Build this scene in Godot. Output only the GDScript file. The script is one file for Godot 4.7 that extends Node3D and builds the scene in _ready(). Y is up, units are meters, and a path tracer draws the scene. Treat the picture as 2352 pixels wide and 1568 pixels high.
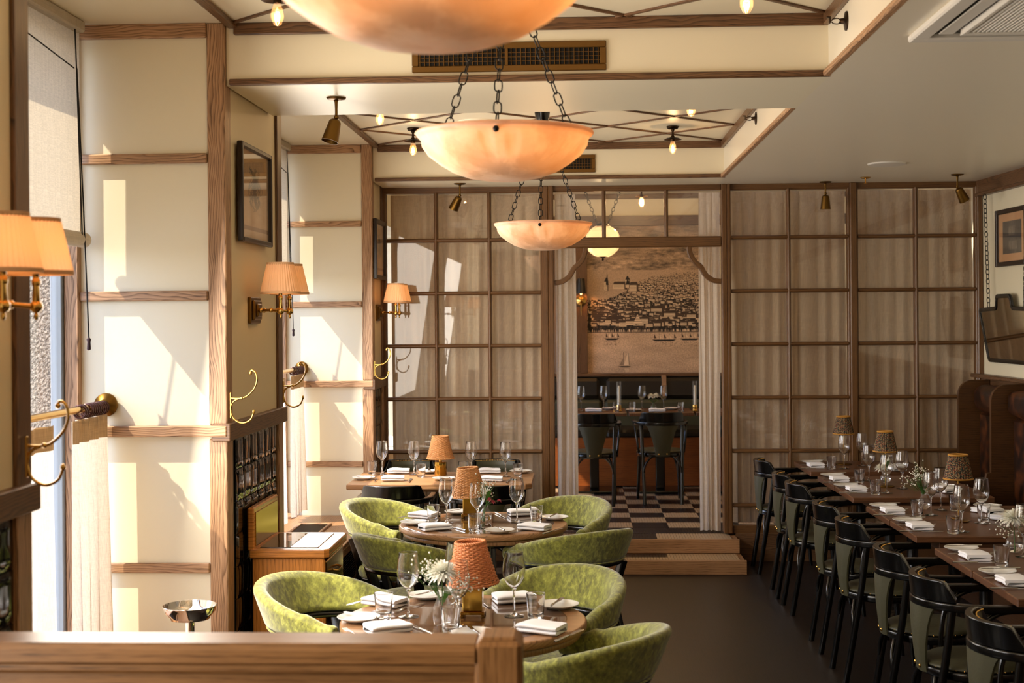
extends Node3D
# A restaurant dining room with oak panelling, window bays on the left and a glazed oak partition at the back.
# x right, y up, z towards the camera; metres.

var M := {}
var rng := RandomNumberGenerator.new()
var taken := {}

func _ready():
	rng.seed = 4711
	var cam := Camera3D.new()
	cam.name = "camera"
	cam.projection = Camera3D.PROJECTION_FRUSTUM
	cam.near = 0.05
	cam.far = 200.0
	cam.size = 1568.0 / 3267.0 * 0.05
	cam.frustum_offset = Vector2(0, -55.8 / 3267.0 * 0.05)
	cam.basis = Basis.from_euler(Vector3(0, 0.0477, -0.0075))
	cam.position = Vector3(0, 1.83, 0)
	var at := CameraAttributesPhysical.new()
	at.frustum_near = 0.05
	at.frustum_far = 200.0
	at.frustum_focal_length = 50.0
	at.frustum_focus_distance = 7.4
	at.exposure_aperture = 4.5
	cam.attributes = at
	add_child(cam)
	cam.current = true
	var env := Environment.new()
	env.background_mode = Environment.BG_SKY
	var sk := ProceduralSkyMaterial.new()
	sk.sky_top_color = Color(0.62, 0.74, 0.95)
	sk.sky_horizon_color = Color(0.95, 0.95, 0.93)
	sk.ground_bottom_color = Color(0.72, 0.68, 0.62)
	sk.ground_horizon_color = Color(0.90, 0.88, 0.84)
	sk.sky_energy_multiplier = SKY
	sk.ground_energy_multiplier = SKY * 0.75
	sk.sun_angle_max = 1.0
	var sky := Sky.new()
	sky.sky_material = sk
	env.sky = sky
	env.tonemap_mode = Environment.TONE_MAPPER_LINEAR
	env.tonemap_exposure = EXPOSURE
	env.sdfgi_enabled = true
	env.ssao_enabled = true
	env.ssil_enabled = true
	var we := WorldEnvironment.new()
	we.name = "world"
	we.environment = env
	add_child(we)
	var sun := DirectionalLight3D.new()
	sun.name = "sun"
	sun.light_color = Color(1.0, 0.95, 0.86)
	sun.light_energy = SUN
	sun.light_angular_distance = 0.6
	sun.shadow_enabled = true
	var dirn := Vector3(1.0, -1.24, -0.36).normalized()
	sun.basis = Basis.looking_at(dirn, Vector3.UP)
	add_child(sun)
	# daylight that the sunlit linen blinds let into the room
	for w in DAYLIGHT:
		var al := AreaLight3D.new()
		al.name = w[0]
		al.area_size = w[2]
		al.light_energy = w[4]
		al.light_color = w[5]
		al.area_normalize_energy = true
		al.shadow_enabled = true
		al.basis = Basis.looking_at(w[3], Vector3.UP)
		al.position = w[1]
		add_child(al)
	make_materials()
	make_more_materials()
	shell()
	left_wall()
	ceiling_work()
	partition()
	back_room()
	right_wall()
	furniture()
	tableware()
	fixtures()
	foreground()

const SKY := 2.1
const SUN := 3.4
const EXPOSURE := 1.2
var DAYLIGHT := [
	["blind_daylight_viewer", Vector3(-1.96, 1.75, -1.68), Vector2(2.0, 2.3), Vector3(1, 0, 0), 5.0, Color(1.0, 0.96, 0.90)],
	["blind_daylight_nearer_bay", Vector3(-1.56, 1.80, -4.83), Vector2(1.9, 1.4), Vector3(1, -0.15, 0), 5.5, Color(1.0, 0.96, 0.90)],
	["blind_daylight_farther_bay", Vector3(-1.56, 1.80, -8.55), Vector2(2.8, 1.4), Vector3(1, -0.15, 0), 5.0, Color(1.0, 0.96, 0.90)],
]

# ---------------------------------------------------------------- geometry
class Geo extends RefCounted:
	var v := PackedVector3Array()
	var n := PackedVector3Array()
	var t := PackedVector2Array()
	var ix := PackedInt32Array()
	var xf := Transform3D()
	var us := Vector2.ONE
	var uo := Vector2.ZERO

	func sheet(rows: Array, wrap := false, flip := false) -> Geo:
		var R := rows.size()
		var C: int = rows[0].size()
		var W := C + (1 if wrap else 0)
		var b := v.size()
		var P := PackedVector3Array()
		var T := PackedVector2Array()
		var du := 0.0
		for i in R:
			var row: PackedVector3Array = rows[i]
			if i > 0:
				var prev: PackedVector3Array = rows[i - 1]
				du += maxf(row[0].distance_to(prev[0]), row[C / 2].distance_to(prev[C / 2]))
			var dv := 0.0
			for j in W:
				var q := row[j % C]
				if j > 0:
					dv += q.distance_to(row[(j - 1) % C])
				P.append(xf * q)
				T.append(Vector2(du, dv) * us + uo)
		var N := PackedVector3Array()
		N.resize(P.size())
		for i in R - 1:
			for j in W - 1:
				var a := i * W + j
				var c := a + W + 1
				var d := a + W
				var n1 := (P[c] - P[a]).cross(P[a + 1] - P[a])
				var n2 := (P[d] - P[a]).cross(P[c] - P[a])
				if flip:
					n1 = -n1
					n2 = -n2
				N[a] += n1 + n2
				N[a + 1] += n1
				N[c] += n1 + n2
				N[d] += n2
				if n1.length_squared() > 1e-18:
					if flip:
						ix.append_array(PackedInt32Array([b + a, b + c, b + a + 1]))
					else:
						ix.append_array(PackedInt32Array([b + a, b + a + 1, b + c]))
				if n2.length_squared() > 1e-18:
					if flip:
						ix.append_array(PackedInt32Array([b + a, b + d, b + c]))
					else:
						ix.append_array(PackedInt32Array([b + a, b + c, b + d]))
		if wrap:
			for i in R:
				var s := N[i * W] + N[i * W + W - 1]
				N[i * W] = s
				N[i * W + W - 1] = s
		for i in R:  # poles
			var row2: PackedVector3Array = rows[i]
			if row2[0].distance_squared_to(row2[C / 2]) < 1e-12 and row2[0].distance_squared_to(row2[C / 3]) < 1e-12:
				var s2 := Vector3.ZERO
				for j in W:
					s2 += N[i * W + j]
				for j in W:
					N[i * W + j] = s2
		for k in N.size():
			N[k] = N[k].normalized() if N[k].length_squared() > 1e-20 else Vector3.UP
		v.append_array(P)
		n.append_array(N)
		t.append_array(T)
		return self

	func poly(pts: Array, out: Vector3, uvs: Array = []) -> Geo:
		var p := PackedVector3Array()
		for q in pts:
			p.append(xf * (q as Vector3))
		var nn := Vector3.ZERO
		for k in range(1, p.size() - 1):
			nn += (p[k + 1] - p[0]).cross(p[k] - p[0])
		nn = nn.normalized()
		var o := xf.basis * out
		var rev := nn.dot(o) < 0
		if rev:
			nn = -nn
		var b := v.size()
		for k in p.size():
			v.append(p[k])
			n.append(nn)
			t.append((uvs[k] if uvs.size() else Vector2(pts[k].x, pts[k].y + pts[k].z)) * us + uo)
		for k in range(1, p.size() - 1):
			ix.append_array(PackedInt32Array([b, b + k + 1, b + k] if rev else [b, b + k, b + k + 1]))
		return self

	func box(c: Vector3, s: Vector3, bev := 0.0) -> Geo:
		var h := s * 0.5
		bev = minf(bev, minf(h.x, minf(h.y, h.z)) * 0.9)
		var L := s.max_axis_index()
		var fuv := func(p: Vector3, ax: int) -> Vector2:
			if ax == L:
				return Vector2(p[(ax + 1) % 3], p[(ax + 2) % 3])
			return Vector2(p[L], p[3 - L - ax])
		for a in 3:
			var b1 := (a + 1) % 3
			var c1 := (a + 2) % 3
			for sa in [-1.0, 1.0]:
				var q := []
				var uvq := []
				for k in [[-1.0, -1.0], [1.0, -1.0], [1.0, 1.0], [-1.0, 1.0]]:
					var p := Vector3.ZERO
					p[a] = sa * h[a]
					p[b1] = k[0] * (h[b1] - bev)
					p[c1] = k[1] * (h[c1] - bev)
					q.append(c + p)
					uvq.append(fuv.call(c + p, a))
				var o := Vector3.ZERO
				o[a] = sa
				poly(q, o, uvq)
				if bev > 0.0:
					for sb in [-1.0, 1.0]:
						var e := []
						var uve := []
						for k in [[0, -1.0], [0, 1.0], [1, 1.0], [1, -1.0]]:
							var p := Vector3.ZERO
							p[a] = sa * (h[a] - (bev if k[0] == 1 else 0.0))
							p[b1] = sb * (h[b1] - (bev if k[0] == 0 else 0.0))
							p[c1] = k[1] * (h[c1] - bev)
							e.append(c + p)
							uve.append(fuv.call(c + p, a))
						var o2 := Vector3.ZERO
						o2[a] = sa
						o2[b1] = sb
						poly(e, o2, uve)
		if bev > 0.0:
			for sx in [-1.0, 1.0]:
				for sy in [-1.0, 1.0]:
					for sz in [-1.0, 1.0]:
						var sg := Vector3(sx, sy, sz)
						var i := h - Vector3.ONE * bev
						poly([c + sg * Vector3(h.x, i.y, i.z), c + sg * Vector3(i.x, h.y, i.z), c + sg * Vector3(i.x, i.y, h.z)], sg)
		return self

	func lathe(prof: Array, seg := 24, off := Vector3.ZERO) -> Geo:  # Vector2(radius, height), bottom first on the outside
		var rows := []
		for p in prof:
			var row := PackedVector3Array()
			for k in seg:
				var a := TAU * k / seg
				row.append(off + Vector3(cos(a) * p.x, p.y, sin(a) * p.x))
			rows.append(row)
		return sheet(rows, true)

	func sweep(pts: Array, sec: PackedVector2Array, scales: Array = [], hint := Vector3.UP, hard := false, closed := false, caps := true) -> Geo:
		# sec.x runs sideways (tangent x hint), sec.y along the hint
		var rows := []
		var m := pts.size()
		for i in m:
			var tg: Vector3 = (pts[(i + 1) % m] if (closed or i < m - 1) else pts[i]) - (pts[(i - 1 + m) % m] if (closed or i > 0) else pts[i])
			tg = tg.normalized()
			var side := tg.cross(hint).normalized()
			if side.length_squared() < 0.5:
				side = tg.cross(Vector3.RIGHT if absf(tg.x) < 0.9 else Vector3.FORWARD).normalized()
			var up := side.cross(tg).normalized()
			var sc: Vector2 = Vector2.ONE
			if scales.size():
				sc = scales[i] if scales[i] is Vector2 else Vector2.ONE * float(scales[i])
			var row := PackedVector3Array()
			for s in sec:
				row.append(pts[i] + side * s.x * sc.x + up * s.y * sc.y)
			rows.append(row)
		if closed:
			rows.append(rows[0])
		if hard:
			for k in sec.size():
				var rr := []
				for r in rows:
					rr.append(PackedVector3Array([r[k], r[(k + 1) % sec.size()]]))
				sheet(rr)
		else:
			sheet(rows, true)
		if caps and not closed:
			poly(Array(rows[0]), pts[0] - pts[1])
			poly(Array(rows[m - 1]), pts[m - 1] - pts[m - 2])
		return self

	func tube(pts: Array, r, seg := 8, closed := false, caps := true) -> Geo:
		var rows := []
		var m := pts.size()
		var up := Vector3.ZERO
		for i in m:
			var tg: Vector3 = (pts[(i + 1) % m] if (closed or i < m - 1) else pts[i]) - (pts[(i - 1 + m) % m] if (closed or i > 0) else pts[i])
			tg = tg.normalized()
			if i == 0:
				up = tg.cross(Vector3.UP if absf(tg.y) < 0.9 else Vector3.RIGHT).normalized()
			else:
				up = (up - tg * up.dot(tg)).normalized()
			var sd := tg.cross(up)
			var rad: float = r[i] if r is Array else float(r)
			var row := PackedVector3Array()
			for k in seg:
				var a := TAU * k / seg
				row.append(pts[i] + (up * cos(a) + sd * sin(a)) * rad)
			rows.append(row)
		if closed:
			rows.append(rows[0])
		sheet(rows, true, true)
		if caps and not closed:
			poly(Array(rows[0]), pts[0] - pts[1])
			poly(Array(rows[m - 1]), pts[m - 1] - pts[m - 2])
		return self

	func ball(c: Vector3, r: Vector3, seg := 12, ring := 8) -> Geo:
		var rows := []
		for i in ring + 1:
			var f := PI * i / ring
			var row := PackedVector3Array()
			for k in seg:
				var a := TAU * k / seg
				row.append(c + Vector3(cos(a) * sin(f) * r.x, -cos(f) * r.y, sin(a) * sin(f) * r.z))
			rows.append(row)
		return sheet(rows, true)

	func slab(outline: Array, lo: float, hi: float, ax := 1, bev := 0.0) -> Geo:  # outline of Vector2 extruded along axis ax
		var f := func(p: Vector2, h: float) -> Vector3:
			if ax == 1:
				return Vector3(p.x, h, p.y)
			if ax == 2:
				return Vector3(p.x, p.y, h)
			return Vector3(h, p.x, p.y)
		var o := Vector3.ZERO
		o[ax] = 1.0
		var top := []
		var bot := []
		var ctr := Vector2.ZERO
		for p in outline:
			ctr += p / outline.size()
		for p in outline:
			var q: Vector2 = p + (ctr - p).normalized() * bev
			top.append(f.call(q, hi))
			bot.append(f.call(q, lo))
		var tri := Geometry2D.triangulate_polygon(PackedVector2Array(outline))
		for k in range(0, tri.size(), 3):
			poly([top[tri[k]], top[tri[k + 1]], top[tri[k + 2]]], o, [outline[tri[k]], outline[tri[k + 1]], outline[tri[k + 2]]])
			poly([bot[tri[k]], bot[tri[k + 1]], bot[tri[k + 2]]], -o, [outline[tri[k]], outline[tri[k + 1]], outline[tri[k + 2]]])
		var m := outline.size()
		var area := 0.0
		for k in m:
			area += (outline[k] as Vector2).cross(outline[(k + 1) % m])
		var dist := 0.0
		for k in m:
			var p0: Vector2 = outline[k]
			var p1: Vector2 = outline[(k + 1) % m]
			var e := p1 - p0
			var nn2 := Vector2(e.y, -e.x) * signf(area)
			var nn: Vector3 = f.call(nn2, 0.0)
			var d2 := dist + e.length()
			poly([f.call(p0, lo + bev), f.call(p1, lo + bev), f.call(p1, hi - bev), f.call(p0, hi - bev)], nn, [Vector2(dist, lo), Vector2(d2, lo), Vector2(d2, hi), Vector2(dist, hi)])
			if bev > 0.0:
				poly([f.call(p0, hi - bev), f.call(p1, hi - bev), top[(k + 1) % m], top[k]], nn + o)
				poly([f.call(p0, lo + bev), f.call(p1, lo + bev), bot[(k + 1) % m], bot[k]], nn - o)
			dist = d2
		return self

	func mesh(solid := false) -> ArrayMesh:
		if solid:
			var vol := 0.0
			for k in range(0, ix.size(), 3):
				vol += v[ix[k]].dot(v[ix[k + 1]].cross(v[ix[k + 2]]))
			if vol > 0.0:
				for k in range(0, ix.size(), 3):
					var q := ix[k + 1]
					ix[k + 1] = ix[k + 2]
					ix[k + 2] = q
				for k in n.size():
					n[k] = -n[k]
		var arr := []
		arr.resize(Mesh.ARRAY_MAX)
		arr[Mesh.ARRAY_VERTEX] = v
		arr[Mesh.ARRAY_NORMAL] = n
		arr[Mesh.ARRAY_TEX_UV] = t
		arr[Mesh.ARRAY_INDEX] = ix
		var m := ArrayMesh.new()
		m.add_surface_from_arrays(Mesh.PRIMITIVE_TRIANGLES, arr)
		return m

func geo(us := Vector2.ONE, uo := Vector2.ZERO) -> Geo:
	var g := Geo.new()
	g.us = us
	g.uo = uo
	return g

func wood() -> Geo:  # texture of 1.5 x 0.5 m, a random place in it
	return geo(Vector2(1 / 1.5, 1 / 0.5), Vector2(rng.randf(), rng.randf()))

func ring(r: float, seg := 8) -> PackedVector2Array:
	var p := PackedVector2Array()
	for k in seg:
		p.append(Vector2(cos(TAU * k / seg), sin(TAU * k / seg)) * r)
	return p

func rrect(w: float, h: float, r: float, q := 3) -> PackedVector2Array:  # rounded rectangle
	var p := PackedVector2Array()
	for k in 4:
		var c := Vector2([1, -1, -1, 1][k] * (w / 2 - r), [1, 1, -1, -1][k] * (h / 2 - r))
		for i in q + 1:
			var a: float = PI / 2 * (k + float(i) / q)
			p.append(c + Vector2(cos(a), sin(a)) * r)
	return p

func rect(w: float, h: float) -> PackedVector2Array:
	return PackedVector2Array([Vector2(w / 2, h / 2), Vector2(-w / 2, h / 2), Vector2(-w / 2, -h / 2), Vector2(w / 2, -h / 2)])

func spline(pts: Array, per := 6, closed := false) -> Array:
	var out := []
	var m := pts.size()
	for i in (m if closed else m - 1):
		var p0: Vector3 = pts[(i - 1 + m) % m] if (closed or i > 0) else pts[0] * 2.0 - pts[1]
		var p1: Vector3 = pts[i]
		var p2: Vector3 = pts[(i + 1) % m]
		var p3: Vector3 = pts[(i + 2) % m] if (closed or i < m - 2) else pts[m - 1] * 2.0 - pts[m - 2]
		for k in per:
			out.append(p1.cubic_interpolate(p2, p0, p3, float(k) / per))
	if not closed:
		out.append(pts[m - 1])
	return out

# ---------------------------------------------------------------- nodes
func numbered(called: String) -> String:
	if not taken.has(called):
		taken[called] = 0
		return called
	taken[called] += 1
	return "%s_%03d" % [called, taken[called]]

func tag(o: Node3D, label := "", category := "", group := "", kind := "") -> Node3D:
	if label:
		o.set_meta("label", label)
	if category:
		o.set_meta("category", category)
	if group:
		o.set_meta("group", group)
	if kind:
		o.set_meta("kind", kind)
	return o

func thing(called: String, label: String, category: String, at := Vector3.ZERO, turn := 0.0, group := "") -> Node3D:
	var o := Node3D.new()
	o.name = numbered(called)
	add_child(o)
	o.position = at
	o.rotation.y = turn
	return tag(o, label, category, group)

func base(called: String, label := "") -> Node3D:  # a piece of the setting
	var o := Node3D.new()
	o.name = called
	add_child(o)
	return tag(o, label, "", "", "structure")

func part(parent: Node, called: String, g, mat: Material, at := Vector3.ZERO, solid := false) -> MeshInstance3D:
	var o := MeshInstance3D.new()
	o.name = called if parent != self else numbered(called)
	o.mesh = g.mesh(solid) if g is Geo else g
	o.material_override = mat
	o.position = at
	parent.add_child(o, true)
	return o

func plank(parent: Node, called: String, c: Vector3, s: Vector3, mat: Material, bev := 0.003) -> MeshInstance3D:
	return part(parent, called, wood().box(c, s, bev), mat)

func slabbox(parent: Node, called: String, lo: Vector3, hi: Vector3, mat: Material, bev := 0.0) -> MeshInstance3D:
	return part(parent, called, geo().box((lo + hi) / 2, (hi - lo).abs(), bev), mat)

func copy(o: Node3D, at: Vector3, turn := 0.0, label := "", group := "") -> Node3D:
	var c: Node3D = o.duplicate()
	c.name = numbered(String(o.name).trim_suffix(String(o.name).right(4)) if String(o.name).right(4).left(1) == "_" and String(o.name).right(3).is_valid_int() else String(o.name))
	add_child(c)
	c.position = at
	c.rotation = Vector3(0, turn, 0)
	return tag(c, label, "", group)

func omni(parent: Node, called: String, at: Vector3, energy: float, col: Color, size := 0.02) -> void:
	var l := OmniLight3D.new()
	l.name = called
	l.light_energy = energy
	l.light_color = col
	l.light_size = size
	l.omni_range = 30.0
	l.omni_attenuation = 2.0
	l.shadow_enabled = true
	l.position = at
	parent.add_child(l, true)

# ---------------------------------------------------------------- materials
func mat(col: Color, rough := 0.6, metal := 0.0) -> StandardMaterial3D:
	var m := StandardMaterial3D.new()
	m.albedo_color = col
	m.roughness = rough
	m.metallic = metal
	return m

func noise(freq: float, oct := 4, sd := 1, type := FastNoiseLite.TYPE_SIMPLEX_SMOOTH) -> FastNoiseLite:
	var f := FastNoiseLite.new()
	f.noise_type = type
	f.seed = sd
	f.frequency = freq
	f.fractal_octaves = oct
	if oct <= 1:
		f.fractal_type = FastNoiseLite.FRACTAL_NONE
	return f

func noise_tex(size: int, f: FastNoiseLite, ramp: Gradient = null, normal := false, bump := 4.0) -> NoiseTexture2D:
	var t := NoiseTexture2D.new()
	t.width = size
	t.height = size
	t.seamless = true
	t.noise = f
	if ramp:
		t.color_ramp = ramp
	t.as_normal_map = normal
	t.bump_strength = bump
	return t

func ramp(stops: Array) -> Gradient:
	var g := Gradient.new()
	g.offsets = PackedFloat32Array(stops.map(func(s): return s[0]))
	g.colors = PackedColorArray(stops.map(func(s): return s[1]))
	return g

func wood_texture(w: int, h: int, rings: float, warp: float, dark: float, pores: float, sd: int) -> ImageTexture:
	var im := Image.create(w, h, false, Image.FORMAT_RGB8)
	var n1 := noise(1.0, 3, sd)
	var n2 := noise(1.0, 2, sd + 1)
	var n3 := noise(1.0, 2, sd + 2)
	var R := 1.5 / TAU
	for x in w:
		var a := TAU * x / w
		var cx := cos(a) * R
		var sx := sin(a) * R
		for y in h:
			var vv := 0.5 * y / h
			var wv := n1.get_noise_3d(cx * 1.3, sx * 1.3, vv * 5.0) * warp
			wv += n1.get_noise_3d(cx * 6.0 + 9.0, sx * 6.0, vv * 16.0) * warp * 0.10
			var f := fposmod((vv + wv) * rings, 1.0)
			var line := pow(f, 2.6) * smoothstep(1.0, 0.86, f)
			var pore := maxf(0.0, n2.get_noise_3d(cx * 9.0, sx * 9.0, vv * 420.0) - 0.05)
			var tone := n3.get_noise_3d(cx * 2.0, sx * 2.0, vv * 9.0)
			var val := 1.0 - dark * line - pores * pore * (0.4 + line) + 0.10 * tone
			val = clampf(val, 0.15, 1.0)
			var k := 1.0 - val
			im.set_pixel(x, y, Color(val, val - 0.10 * k, val - 0.24 * k))
	im.generate_mipmaps()
	return ImageTexture.create_from_image(im)

func textured(tex: Texture2D, tint: Color, rough := 0.5) -> StandardMaterial3D:
	var m := mat(tint, rough)
	m.albedo_texture = tex
	return m

func glass(alpha := 0.04, tint := Color(1, 1, 1)) -> StandardMaterial3D:
	var m := mat(Color(tint.r, tint.g, tint.b, alpha), 0.0)
	m.transparency = BaseMaterial3D.TRANSPARENCY_ALPHA
	return m

func cloth_texture(sz: int, sd: int, slub: float, thread: float) -> ImageTexture:
	var im := Image.create(sz, sz, false, Image.FORMAT_RGB8)
	var n := noise(1.0, 2, sd)
	for y in sz:
		for x in sz:
			var a := TAU * x / sz
			var b := TAU * y / sz
			var s := n.get_noise_3d(cos(b) * 22.0, sin(b) * 22.0, sin(a) * 1.2)
			var s2 := n.get_noise_3d(cos(a) * 30.0, sin(a) * 30.0, 7.0 + sin(b) * 1.2)
			var wv := 0.5 + 0.5 * sin(a * 64.0) * sin(b * 64.0)
			var val := clampf(0.93 + slub * s + slub * 0.6 * s2 - thread * wv, 0.3, 1.0)
			im.set_pixel(x, y, Color(val, val * 0.99, val * 0.97))
	return ImageTexture.create_from_image(im)

func make_materials() -> void:
	var oak := wood_texture(1024, 512, 80.0, 0.05, 0.40, 0.75, 3)
	var fine := wood_texture(1024, 512, 60.0, 0.014, 0.16, 0.7, 11)
	M.cream = mat(Color(0.905, 0.87, 0.765), 0.42)
	M.cream_ceil = mat(Color(0.90, 0.86, 0.755), 0.35)
	M.ceil_low = mat(Color(0.89, 0.855, 0.775), 0.32)
	M.cream_low = mat(Color(0.88, 0.81, 0.66), 0.5)
	M.oak = textured(oak, Color(0.72, 0.56, 0.415), 0.42)
	M.oak_dark = textured(oak, Color(0.44, 0.31, 0.20), 0.38)
	M.oak_screen = textured(fine, Color(0.42, 0.285, 0.155), 0.36)
	M.oak_top = textured(fine, Color(0.66, 0.49, 0.335), 0.32)
	M.table_dark = textured(fine, Color(0.40, 0.255, 0.155), 0.4)
	M.cabinet = textured(fine, Color(0.86, 0.56, 0.26), 0.22)
	M.cabinet.clearcoat_enabled = true
	M.cabinet.clearcoat = 0.5
	M.cabinet.clearcoat_roughness = 0.15
	M.bench = textured(fine, Color(0.33, 0.21, 0.10), 0.38)
	M.floor = textured(wood_texture(1024, 512, 150.0, 0.006, 0.30, 2.4, 23), Color(0.11, 0.068, 0.048), 0.42)
	M.black = mat(Color(0.012, 0.011, 0.011), 0.22)
	M.black.clearcoat_enabled = true
	M.black.clearcoat = 0.25
	M.black.clearcoat_roughness = 0.08
	M.iron = mat(Color(0.035, 0.03, 0.027), 0.45, 0.6)
	M.leather = mat(Color(0.24, 0.23, 0.145), 0.5)
	M.leather.heightmap_enabled = true
	M.leather.heightmap_texture = noise_tex(256, noise(0.05, 3, 8))
	M.leather.heightmap_scale = 0.05
	M.leather.uv1_triplanar = true
	M.leather.uv1_scale = Vector3.ONE * 5.0
	M.leather_brown = mat(Color.WHITE, 0.38)
	M.leather_brown.albedo_texture = noise_tex(512, noise(0.012, 5, 21), ramp([[0.25, Color(0.11, 0.055, 0.025)], [0.55, Color(0.23, 0.115, 0.05)], [0.8, Color(0.36, 0.19, 0.08)]]))
	M.leather_brown.uv1_triplanar = true
	M.leather_brown.uv1_scale = Vector3.ONE * 1.1
	M.leather_dark = mat(Color(0.13, 0.10, 0.055), 0.45)
	M.brass = mat(Color(0.83, 0.66, 0.36), 0.2, 1.0)
	M.brass_old = mat(Color(0.45, 0.33, 0.15), 0.38, 1.0)
	M.bronze = mat(Color(0.20, 0.135, 0.075), 0.4, 0.9)
	M.grille_brass = mat(Color(0.43, 0.30, 0.11), 0.42, 0.55)
	M.steel = mat(Color(0.86, 0.86, 0.86), 0.14, 1.0)
	M.chrome = mat(Color(0.92, 0.90, 0.88), 0.05, 1.0)
	M.white = mat(Color(0.90, 0.89, 0.86), 0.16)
	M.plastic = mat(Color(0.85, 0.83, 0.79), 0.4)
	M.dark = mat(Color(0.02, 0.018, 0.015), 0.8)
	M.linen_white = mat(Color(0.93, 0.925, 0.93), 0.85)
	M.glass = glass(0.03)
	M.pane = glass(0.03)
	M.pane.metallic_specular = 0.65
	M.dark_glass = mat(Color(0.03, 0.028, 0.024), 0.03)
	M.smoked = glass(0.55, Color(0.42, 0.33, 0.20))
	M.solid_glass = mat(Color(1, 1, 1, 0.0), 0.0)
	M.solid_glass.refraction_enabled = true
	M.solid_glass.refraction_scale = 0.05
	M.mirror = mat(Color(0.80, 0.78, 0.73), 0.04, 1.0)
	# crushed velvet
	var velvet := mat(Color.WHITE, 0.75)
	var vn := noise(0.020, 5, 5)
	vn.fractal_gain = 0.72
	vn.domain_warp_enabled = true
	vn.domain_warp_amplitude = 14.0
	vn.domain_warp_frequency = 0.05
	velvet.albedo_texture = noise_tex(512, vn, ramp([[0.26, Color(0.31, 0.30, 0.055)], [0.45, Color(0.42, 0.42, 0.10)], [0.60, Color(0.51, 0.515, 0.155)], [0.80, Color(0.66, 0.665, 0.29)]]))
	velvet.uv1_triplanar = true
	velvet.uv1_scale = Vector3(3.4, 2.2, 3.4)
	velvet.rim_enabled = true
	velvet.rim = 0.8
	velvet.rim_tint = 0.55
	velvet.heightmap_enabled = true
	velvet.heightmap_texture = velvet.albedo_texture
	velvet.heightmap_scale = 0.10
	M.velvet = velvet
	# linen and other cloth
	var lin := cloth_texture(512, 31, 0.11, 0.06)
	M.curtain = textured(lin, Color(0.80, 0.71, 0.585), 0.9)
	M.curtain.uv1_scale = Vector3(2.2, 2.2, 1)
	M.curtain.backlight_enabled = true
	M.curtain.backlight = Color(0.75, 0.68, 0.58)
	M.sheer = textured(lin, Color(0.97, 0.94, 0.91), 0.9)
	M.sheer.uv1_scale = Vector3(5, 5, 1)
	M.sheer.backlight_enabled = true
	M.sheer.backlight = Color(1.0, 0.96, 0.90)
	M.blind = textured(lin, Color(0.90, 0.87, 0.82), 0.9)
	M.blind.uv1_scale = Vector3(1.2, 7, 1)
	M.blind.backlight_enabled = true
	M.blind.backlight = Color(0.8, 0.77, 0.72)
	M.cord = mat(Color(0.05, 0.03, 0.03), 0.8)
	M.tassel = mat(Color(0.16, 0.05, 0.09), 0.8)
	M.ring = mat(Color(0.30, 0.19, 0.17), 0.25, 0.7)
	M.shade = mat(Color(0.94, 0.79, 0.64), 0.85)
	M.shade.backlight_enabled = true
	M.shade.backlight = Color(1.0, 0.86, 0.72)
	M.shade_trim = mat(Color(0.80, 0.62, 0.45), 0.85)
	var ab := noise(0.006, 5, 14)
	ab.domain_warp_enabled = true
	ab.domain_warp_amplitude = 60.0
	ab.domain_warp_frequency = 0.008
	M.alabaster = mat(Color.WHITE, 0.42)
	M.alabaster.albedo_texture = noise_tex(512, ab, ramp([[0.2, Color(0.80, 0.66, 0.52)], [0.38, Color(0.92, 0.83, 0.72)], [0.6, Color(0.97, 0.92, 0.85)], [0.85, Color(0.95, 0.87, 0.78)]]))
	M.alabaster.uv1_triplanar = true
	M.alabaster.uv1_scale = Vector3.ONE * 1.3
	M.alabaster.backlight_enabled = true
	M.alabaster.backlight = Color(1.0, 0.86, 0.72)
	M.filament = mat(Color(0.2, 0.1, 0.03), 0.5)
	M.filament.emission_enabled = true
	M.filament.emission = Color(1.0, 0.66, 0.30)
	M.filament.emission_energy_multiplier = 7.0
	M.bulb = mat(Color(1, 0.95, 0.85), 0.4)
	M.bulb.emission_enabled = true
	M.bulb.emission = Color(1.0, 0.78, 0.48)
	M.bulb.emission_energy_multiplier = 3.0
	M.bulb_glass = glass(0.04, Color(1.0, 0.86, 0.66))
	M.ribbed = glass(0.30, Color(1.0, 0.94, 0.84))
	M.ribbed.roughness = 0.18
	# dark glazed tile
	M.tile = mat(Color(0.028, 0.032, 0.020), 0.06)
	M.grout = mat(Color(0.10, 0.095, 0.065), 0.85)
	M.tile_pale = mat(Color(0.66, 0.55, 0.415), 0.38)
	M.tile_dark = mat(Color(0.115, 0.075, 0.068), 0.35)
	M.tile_grout = mat(Color(0.28, 0.21, 0.15), 0.9)
	var stone := mat(Color.WHITE, 0.95)
	stone.albedo_texture = noise_tex(512, noise(0.05, 4, 9), ramp([[0.2, Color(0.42, 0.38, 0.33)], [0.7, Color(0.68, 0.63, 0.56)]]))
	stone.uv1_triplanar = true
	stone.uv1_scale = Vector3.ONE * 2.2
	stone.heightmap_enabled = true
	stone.heightmap_texture = noise_tex(512, noise(0.045, 4, 9))
	stone.heightmap_scale = 3.0
	M.stone = stone
	M.pavement = mat(Color(0.62, 0.59, 0.54), 0.9)
	M.frame_metal = mat(Color(0.50, 0.53, 0.56), 0.45)
	M.wicker = mat(Color(0.80, 0.565, 0.335), 0.55)
	M.wicker_dark = mat(Color(0.80, 0.50, 0.30), 0.55)
	M.leaf = mat(Color(0.16, 0.27, 0.10), 0.5)
	M.leaf.backlight_enabled = true
	M.leaf.backlight = Color(0.25, 0.4, 0.12)
	M.stem = mat(Color(0.25, 0.38, 0.14), 0.6)
	M.petal = mat(Color(0.95, 0.94, 0.90), 0.7)
	M.petal.backlight_enabled = true
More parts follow.
